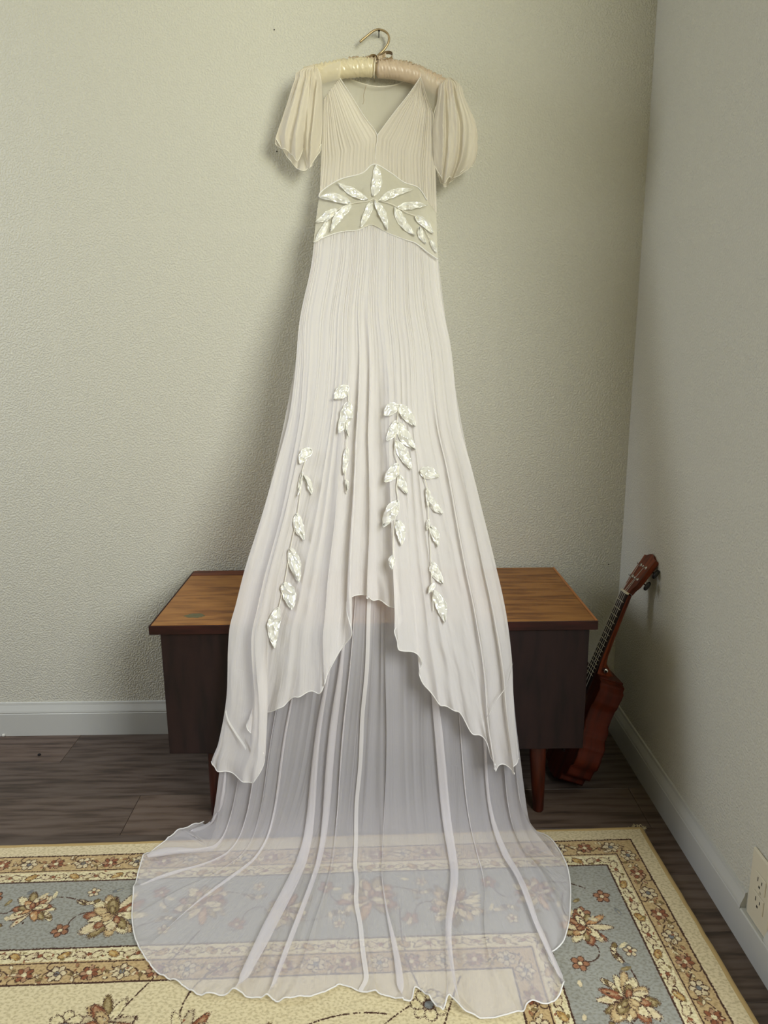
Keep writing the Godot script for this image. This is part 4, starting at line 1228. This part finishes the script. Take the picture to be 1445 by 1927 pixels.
	var rr2: Array = [Vector3(-0.1236, 1.6829, 0.06), Vector3(-0.1169, 1.6621, 0.06), Vector3(-0.1137, 1.6457, 0.06), Vector3(-0.1132, 1.6181, 0.06), Vector3(-0.1141, 1.5825, 0.06), Vector3(-0.1162, 1.5511, 0.06), Vector3(-0.1178, 1.5353, 0.06), Vector3(-0.126, 1.46, 0.06)]
	var rows := []
	for i in rl.size():
		rows.append(Vector3(rl[i].y, rl[i].x, rr2[i].x))
	var sl := sleeve(rows, hem_tab([Vector3(-0.2209, 1.5281, 0.09), Vector3(-0.2092, 1.5191, 0.09), Vector3(-0.1889, 1.5101, 0.09), Vector3(-0.1796, 1.4989, 0.09), Vector3(-0.1715, 1.4876, 0.09), Vector3(-0.1637, 1.5055, 0.09), Vector3(-0.156, 1.5189, 0.09), Vector3(-0.1521, 1.4875, 0.09), Vector3(-0.1441, 1.4717, 0.09), Vector3(-0.1363, 1.4897, 0.09), Vector3(-0.1187, 1.5143, 0.09)], [0.0, 0.12, 0.3, 0.42, 0.5, 0.58, 0.63, 0.7, 0.78, 0.86, 1.0]), hem_tab([Vector3(-0.227, 1.5411, 0.03), Vector3(-0.2142, 1.518, 0.03), Vector3(-0.1963, 1.4925, 0.03), Vector3(-0.1756, 1.476, 0.03), Vector3(-0.1569, 1.4701, 0.03), Vector3(-0.1374, 1.4899, 0.03), Vector3(-0.1227, 1.5269, 0.03)], [0.0, 0.15, 0.33, 0.5, 0.68, 0.85, 1.0]), 0.042, 1.0)
	var s1 := part("puff_sleeve", sl[0], M.sleeve, o)
	part("sleeve_hem", hem_line(sl[1], 0.0009), M.stem, s1)
	rl = [Vector3(0.1674, 1.6601, 0.06), Vector3(0.153, 1.6469, 0.06), Vector3(0.1495, 1.6227, 0.06), Vector3(0.1437, 1.5893, 0.06), Vector3(0.1402, 1.5625, 0.06), Vector3(0.1405, 1.5274, 0.06), Vector3(0.142, 1.4864, 0.06), Vector3(0.1498, 1.4413, 0.06)]
	rr2 = [Vector3(0.182, 1.6589, 0.06), Vector3(0.2027, 1.649, 0.06), Vector3(0.2116, 1.628, 0.06), Vector3(0.2271, 1.5789, 0.06), Vector3(0.2389, 1.5395, 0.06), Vector3(0.2433, 1.5054, 0.06), Vector3(0.2376, 1.4825, 0.06), Vector3(0.2047, 1.4411, 0.06)]
	rows = []
	for i in rl.size():
		rows.append(Vector3(rl[i].y, rl[i].x, rr2[i].x))
	var sr := sleeve(rows, hem_tab([Vector3(0.1397, 1.4795, 0.09), Vector3(0.1484, 1.4579, 0.09), Vector3(0.167, 1.4385, 0.09), Vector3(0.1827, 1.451, 0.09), Vector3(0.2011, 1.4497, 0.09), Vector3(0.2181, 1.461, 0.09), Vector3(0.2337, 1.4768, 0.09)], [0.0, 0.12, 0.3, 0.45, 0.62, 0.8, 1.0]), hem_tab([Vector3(0.1444, 1.4886, 0.03), Vector3(0.1535, 1.451, 0.03), Vector3(0.1701, 1.4368, 0.03), Vector3(0.1891, 1.439, 0.03), Vector3(0.2054, 1.4519, 0.03), Vector3(0.2254, 1.4707, 0.03), Vector3(0.2415, 1.4893, 0.03)], [0.0, 0.14, 0.3, 0.48, 0.65, 0.82, 1.0]), 0.045, 4.0)
	var s2 := part("puff_sleeve", sr[0], M.sleeve, o)
	part("sleeve_hem", hem_line(sr[1], 0.0009), M.stem, s2)

func hem_tab(p: Array, at: Array) -> Array:
	var out := []
	for k in p.size():
		out.append(Vector2(at[k], p[k].y))
	return out

# ---------------------------------------------------------------- hanger
func hanger() -> void:
	var o := thing("padded_hanger", "cream satin padded clothes hanger with a wire hook and bow inside the gown's shoulders", "hanger")
	var line := smooth_path([Vector3(-0.1567, 1.6764, 0.03), Vector3(-0.1222, 1.6841, 0.03), Vector3(-0.073, 1.6928, 0.03), Vector3(-0.0239, 1.6971, 0.03), Vector3(0.0153, 1.6947, 0.03), Vector3(0.0557, 1.6913, 0.03), Vector3(0.1048, 1.68, 0.03), Vector3(0.1455, 1.6632, 0.03), Vector3(0.1878, 1.6395, 0.03)], 16)
	var half := line.size() * 48 / 100
	var gather := func(k: float, a: float) -> float:
		var taper := minf(1.0, minf(0.45 + k * 12.0, 0.45 + (1.0 - k) * 12.0))
		var up := smoothstep(-0.1, 0.9, sin(a))
		return 0.0195 * taper + (0.3 + up) * 0.0032 * n1.get_noise_2d(k * 46.0 + 2.0 * sin(a), cos(a) * 1.2) + 0.0008 * sin(k * 150.0 + 1.5 * sin(a)) * (0.4 + up)
	part("satin_pad", tube(line.slice(0, half + 1), gather, 28), M.pad, o)
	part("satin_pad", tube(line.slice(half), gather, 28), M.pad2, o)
	var frill := begin(true)
	for q in [[0.3, 0.5], [0.5, 0.78]]:
		var p := PackedVector3Array()
		for k in 90:
			var t := lerpf(q[0], q[1], k / 89.0)
			var c := poly_at(Array(line), t)
			p.append(c + Vector3(0, 0.0195 + 0.0022 * sin(k * 0.9) * n1.get_noise_2d(k * 0.21, 2.0) * 2.0, 0.004 * sin(k * 0.63)))
		frill.append_from(tube(p, func(k, a): return 0.0026 + 0.0012 * sin(k * 170.0), 8), 0, Transform3D())
	part("gathered_frill", frill.commit(), M.ribbon, o)
	part("centre_band", tube(line.slice(half - 1, half + 1), func(_k, _a): return 0.0205, 24, false), M.tag, o)
	var hk: Array = [Vector3(0.0068, 1.7095, 0.016), Vector3(0.0081, 1.7184, 0.016), Vector3(0.0156, 1.7272, 0.016), Vector3(0.028, 1.7382, 0.016), Vector3(0.0367, 1.7492, 0.016), Vector3(0.0404, 1.7602, 0.016), Vector3(0.038, 1.7701, 0.016), Vector3(0.0307, 1.7767, 0.016), Vector3(0.021, 1.78, 0.016), Vector3(0.0112, 1.78, 0.016), Vector3(0.0014, 1.7757, 0.016), Vector3(-0.0109, 1.7669, 0.016), Vector3(-0.027, 1.7549, 0.016)]
	part("hook", wire(smooth_path(hk, 8), 0.0026, 10), M.hook, o)
	# bow tied round the foot of the hook
	var bow := begin(true)
	for s in [[714, 1.0], [0, -1.0]]:
		var c: Vector3 = Vector3(0.013, 1.7121, 0.034)
		var d: float = s[1]
		var pts := PackedVector3Array()
		for j in 25:
			var a := TAU * j / 24.0
			var q := c + Vector3(d * (0.013 - 0.013 * cos(a)) * (1.35 if d > 0 else 0.9), 0.0085 * sin(a) + (0.004 if d > 0 else -0.002) * (1 - cos(a)), 0.003)
			for i in 5:
				pts.append(q + Vector3(0, (i - 2) * 0.0004, (i - 2) * 0.0042))
		bow.append_from(grid(5, 25, pts, false), 0, Transform3D())
		var tail := PackedVector3Array()
		for j in 12:
			for i in 5:
				tail.append(c + Vector3(d * 0.0018 * j, 0.0012 * j * (0.6 if d > 0 else -0.2) + (i - 2) * 0.0022, 0.004 + 0.001 * sin(j * 0.8)))
		bow.append_from(grid(5, 12, tail, false), 0, Transform3D())
	bow.append_from(wire(smooth_path([Vector3(0.0081, 1.718, 0.036), Vector3(0.0117, 1.7103, 0.036), Vector3(0.0104, 1.7037, 0.036)], 4), 0.004, 8), 0, Transform3D())
	part("ribbon_bow", bow.commit(), M.ribbon, o)
	var n: Vector3 = Vector3(0.0173, 1.7789, 0.016)
	var nl := thing("nail", "small dark nail in the wall that holds the hanger hook", "nail", Vector3(n.x, n.y - 0.004, ZB))
	part("shank", wire(PackedVector3Array([Vector3(0, 0, -0.01), Vector3(0, 0.0005, 0.0335)]), 0.0012, 8), M.nail, nl)
	part("head", wire(PackedVector3Array([Vector3(0, 0.0005, 0.0335), Vector3(0, 0.0005, 0.0345)]), 0.0022, 10), M.nail, nl)

# ---------------------------------------------------------------- ukulele
func half_width(y: float) -> float:   # body outline, y from the tail (0) to the neck (1)
	var tab := [[0.0, 0.0], [0.012, 0.030], [0.05, 0.058], [0.12, 0.080], [0.24, 0.094], [0.35, 0.091], [0.48, 0.075], [0.60, 0.062], [0.68, 0.0605], [0.78, 0.066], [0.87, 0.068], [0.94, 0.060], [0.98, 0.045], [1.0, 0.0]]
	for i in tab.size() - 1:
		if y <= tab[i + 1][0]:
			var a: Array = tab[maxi(i - 1, 0)]
			var d: Array = tab[mini(i + 2, tab.size() - 1)]
			return maxf(0.0, cubic_interpolate_in_time(tab[i][1], tab[i + 1][1], a[1], d[1], (y - tab[i][0]), tab[i + 1][0] - tab[i][0], a[0] - tab[i][0], d[0] - tab[i][0]))
	return 0.0

func ukulele() -> void:
	var o := thing("ukulele", "small brown wooden ukulele leaning in the corner between the cabinet and right wall", "ukulele", Vector3(0.597, 0.4845, 0.222))
	var up := Vector3(0.343, 0.938, -0.05).normalized()
	var side := Vector3(0.05, 0.03, 1.0)
	side = (side - up * side.dot(up)).normalized()
	o.basis = Basis(side, up, side.cross(up).normalized())
	var y0 := -0.495   # tail
	var yn := -0.205   # where the neck meets the body
	var bl := yn - y0
	var outline := PackedVector2Array()
	for k in 41:
		var q := 0.5 - 0.5 * cos(PI * k / 40.0)
		outline.append(Vector2(half_width(q), y0 + q * bl))
	for k in range(39, 0, -1):
		var q := 0.5 - 0.5 * cos(PI * k / 40.0)
		outline.append(Vector2(-half_width(q), y0 + q * bl))
	var zt := -0.005   # soundboard plane; the fingerboard's face is z = 0
	var dp := 0.062
	# sides
	var pts := PackedVector3Array()
	var m := outline.size()
	for z in [zt - 0.0005, zt - dp * 0.33, zt - dp * 0.66, zt - dp]:
		for k in m + 1:
			pts.append(Vector3(outline[k % m].x, outline[k % m].y, z))
	part("body", grid(m + 1, 4, pts, true, Vector2(4, 1), true), M.mahogany, o)
	part("soundboard", extrude(outline, 0.0028, Transform3D(Basis(), Vector3(0, 0, zt - 0.0028)), 0.0007), M.mahogany, o)
	part("back_plate", extrude(outline, 0.0028, Transform3D(Basis(), Vector3(0, 0, zt - dp)), 0.0007), M.mahogany, o)
	var hole := PackedVector3Array()
	for k in 33:
		hole.append(Vector3(0.026 * cos(TAU * k / 32.0), yn - 0.088 + 0.026 * sin(TAU * k / 32.0), zt + 0.0006))
	var disc := PackedVector3Array()
	for z in [0.0, 0.0247]:
		for k in 33:
			disc.append(Vector3(z * cos(TAU * k / 32.0), yn - 0.088 + z * sin(TAU * k / 32.0), zt + 0.0005))
	part("sound_hole", grid(33, 2, disc, true, Vector2.ONE, true), M.slot, o)
	part("rosette_ring", wire(hole, 0.0009, 6), M.bone, o)
	part("bridge", box(Vector3(-0.032, y0 + 0.075, zt), Vector3(0.032, y0 + 0.094, zt + 0.006), 0.0015), M.rosewood, o)
	part("saddle", box(Vector3(-0.024, y0 + 0.087, zt + 0.006), Vector3(0.024, y0 + 0.0895, zt + 0.009), 0.0004), M.bone, o)
	# neck with its heel
	var nk := PackedVector3Array()
	var rows := [[0.0, 0.0168, 0.015], [-0.05, 0.0175, 0.016], [-0.11, 0.0185, 0.0175], [-0.160, 0.0195, 0.0195], [-0.180, 0.021, 0.024], [-0.193, 0.0235, 0.038], [-0.2055, 0.027, 0.052]]
	for r in rows:
		for k in 17:
			var a := PI * k / 16.0
			nk.append(Vector3(r[1] * cos(a), r[0], -0.0048 - r[2] * pow(sin(a), 0.85)))
	part("neck", grid(17, rows.size(), nk, false), M.neck, o)
	var fb := PackedVector2Array([Vector2(-0.0175, 0.0), Vector2(0.0175, 0.0), Vector2(0.0215, -0.262), Vector2(-0.0215, -0.262)])
	var fbp := part("fingerboard", extrude(fb, 0.0048, Transform3D(Basis(), Vector3(0, 0, -0.0048)), 0.0006), M.rosewood, o)
	var scale := 0.375
	for f in range(1, 16):
		var y := -(scale - scale / pow(2.0, f / 12.0))
		var w := 0.0172 + 0.004 * (-y / 0.262)
		part("fret", wire(PackedVector3Array([Vector3(-w, y, 0.0004), Vector3(w, y, 0.0004)]), 0.0007, 6), M.bone, fbp)
	for f in [5, 7, 10, 12]:
		var y := -(scale - scale / pow(2.0, (f - 0.5) / 12.0))
		var dot := part("fret_marker", lathe([Vector2(0, 0.0004), Vector2(0.0024, 0.0004), Vector2(0.0025, 0.0), Vector2(0, 0.0)], 12), M.bone, fbp)
		dot.position = Vector3(0, y, 0)
		dot.rotation.x = PI / 2
	part("nut", box(Vector3(-0.0178, 0.0, -0.005), Vector3(0.0178, 0.005, 0.0026), 0.0008), M.bone, o)
	# headstock, tilted back
	var hd := Node3D.new()
	hd.name = "headstock"
	o.add_child(hd)
	hd.position = Vector3(0, 0.005, -0.003)
	hd.rotation.x = deg_to_rad(-14.0)
	var hp := PackedVector2Array([Vector2(-0.0175, 0), Vector2(-0.0185, 0.012), Vector2(-0.024, 0.026), Vector2(-0.0255, 0.05), Vector2(-0.0265, 0.085), Vector2(-0.0275, 0.098), Vector2(-0.017, 0.1), Vector2(-0.009, 0.106), Vector2(0, 0.1085), Vector2(0.009, 0.106), Vector2(0.017, 0.1), Vector2(0.0275, 0.098), Vector2(0.0265, 0.085), Vector2(0.0255, 0.05), Vector2(0.024, 0.026), Vector2(0.0185, 0.012), Vector2(0.0175, 0)])
	for k in hp.size():
		hp[k].x *= 1.0 + 0.14 * smoothstep(0.0, 0.03, hp[k].y)
	part("head_plate", extrude(hp, 0.0125, Transform3D(Basis(), Vector3(0, 0, -0.0125)), 0.0012), M.neck, hd)
	var posts := []
	for s in [-1.0, 1.0]:
		for y in [0.038, 0.072]:
			var p := Vector3(s * 0.0145, y, 0)
			posts.append(p)
			var pg := part("tuning_post", lathe([Vector2(0, 0), Vector2(0.0048, 0), Vector2(0.0048, 0.0012), Vector2(0.0027, 0.0016), Vector2(0.0024, 0.008), Vector2(0.003, 0.0085), Vector2(0.003, 0.0105), Vector2(0, 0.011)], 14), M.steel, hd)
			pg.position = p
			pg.rotation.x = PI / 2
			var kn := begin(true)
			kn.append_from(wire(PackedVector3Array([Vector3(s * 0.016, y, -0.016), Vector3(s * 0.036, y, -0.016)]), 0.0018, 8), 0, Transform3D())
			var ell := lathe([Vector2(0, -0.0095), Vector2(0.0035, -0.009), Vector2(0.0062, -0.006), Vector2(0.0068, 0), Vector2(0.0062, 0.006), Vector2(0.0035, 0.009), Vector2(0, 0.0095)], 16)
			kn.append_from(ell, 0, Transform3D(Basis.from_scale(Vector3(1.25, 1.25, 0.6)), Vector3(s * 0.040, y, -0.016)))
			part("tuning_peg", kn.commit(), M.black, hd)
	var order := [0, 1, 3, 2]
	for k in 4:
		var x := (k - 1.5) * 0.009
		var q: Vector3 = hd.transform * (posts[[0, 1, 3, 2][k]] + Vector3(0, 0, 0.0055))
		part("string", wire(PackedVector3Array([Vector3(x * 1.45, y0 + 0.088, 0.0042), Vector3(x, 0.0025, 0.0032), q]), 0.0006, 5), M.string, o)
	var bt := part("strap_button", lathe([Vector2(0, 0), Vector2(0.0055, 0), Vector2(0.003, 0.004), Vector2(0.0062, 0.008), Vector2(0.005, 0.011), Vector2(0, 0.0115)], 16), M.steel, o)
	bt.position = Vector3(0.0232, -0.192, -0.02)
	bt.rotation = Vector3(0, 0, -PI / 2)

# ---------------------------------------------------------------- small things
func small_things() -> void:
	var p := thing("electrical_outlet", "ivory double electrical outlet plate low on the right wall above the baseboard", "outlet", Vector3(XR, 0.134, 0.81))
	part("wall_plate", box(Vector3(-0.0055, -0.068, -0.036), Vector3(0.001, 0.068, 0.036), 0.003), M.plate, p)
	for y in [0.0195, -0.0195]:
		var s := part("socket", box(Vector3(-0.0075, y - 0.0145, -0.017), Vector3(-0.005, y + 0.0145, 0.017), 0.004), M.plate, p)
		part("slot", box(Vector3(-0.0078, y + 0.000, -0.0075), Vector3(-0.0073, y + 0.008, -0.0055)), M.slot, s)
		part("slot", box(Vector3(-0.0078, y + 0.001, 0.0055), Vector3(-0.0073, y + 0.007, 0.0075)), M.slot, s)
		part("slot", box(Vector3(-0.0078, y - 0.010, -0.0022), Vector3(-0.0073, y - 0.0055, 0.0022), 0.0002), M.slot, s)
	var sc := part("screw", lathe([Vector2(0, 0), Vector2(0.003, 0), Vector2(0.0022, 0.0012), Vector2(0, 0.0014)], 12), M.plate, p)
	sc.position = Vector3(-0.0055, 0, 0)
	sc.rotation = Vector3(0, 0, PI / 2)
	var spots: Array = [Vector3(-0.2264, 1.7913, -0.012), Vector3(-0.2305, 1.5295, -0.012), Vector3(0.633, 0.4845, -0.012)]
	var say := ["tiny dark pin head high in the back wall left of the hook", "tiny dark pin head in the back wall under the left sleeve", "tiny dark pin head in the back wall beside the ukulele's head"]
	for k in 3:
		var h := thing("wall_pin", say[k], "pin", spots[k], "pin heads in the back wall")
		part("head", lathe([Vector2(0, -0.002), Vector2(0.0014, -0.001), Vector2(0.0016, 0.0006), Vector2(0, 0.0016)], 10), M.nail, h).rotation.x = PI / 2
	var w: Vector3 = Vector3(-1.0612, 0.004, -0.0024)
	var lint := thing("lint_ball", "tiny white lint ball on the floor against the back baseboard", "lint", Vector3(w.x, 0, w.z + 0.004))
	part("fluff", lathe([Vector2(0, 0.0), Vector2(0.0035, 0.001), Vector2(0.0042, 0.004), Vector2(0.003, 0.0072), Vector2(0, 0.008)], 12), M.lint, lint)
	w = Vector3(-0.9158, 0, 0.1031)
	var cr := thing("crumb", "tiny dark crumb on the bare floorboards left of the cabinet", "crumb", w)
	part("bit", lathe([Vector2(0, 0.0), Vector2(0.0045, 0.0005), Vector2(0.004, 0.003), Vector2(0.0015, 0.0045), Vector2(0, 0.0048)], 7), M.crumb, cr)
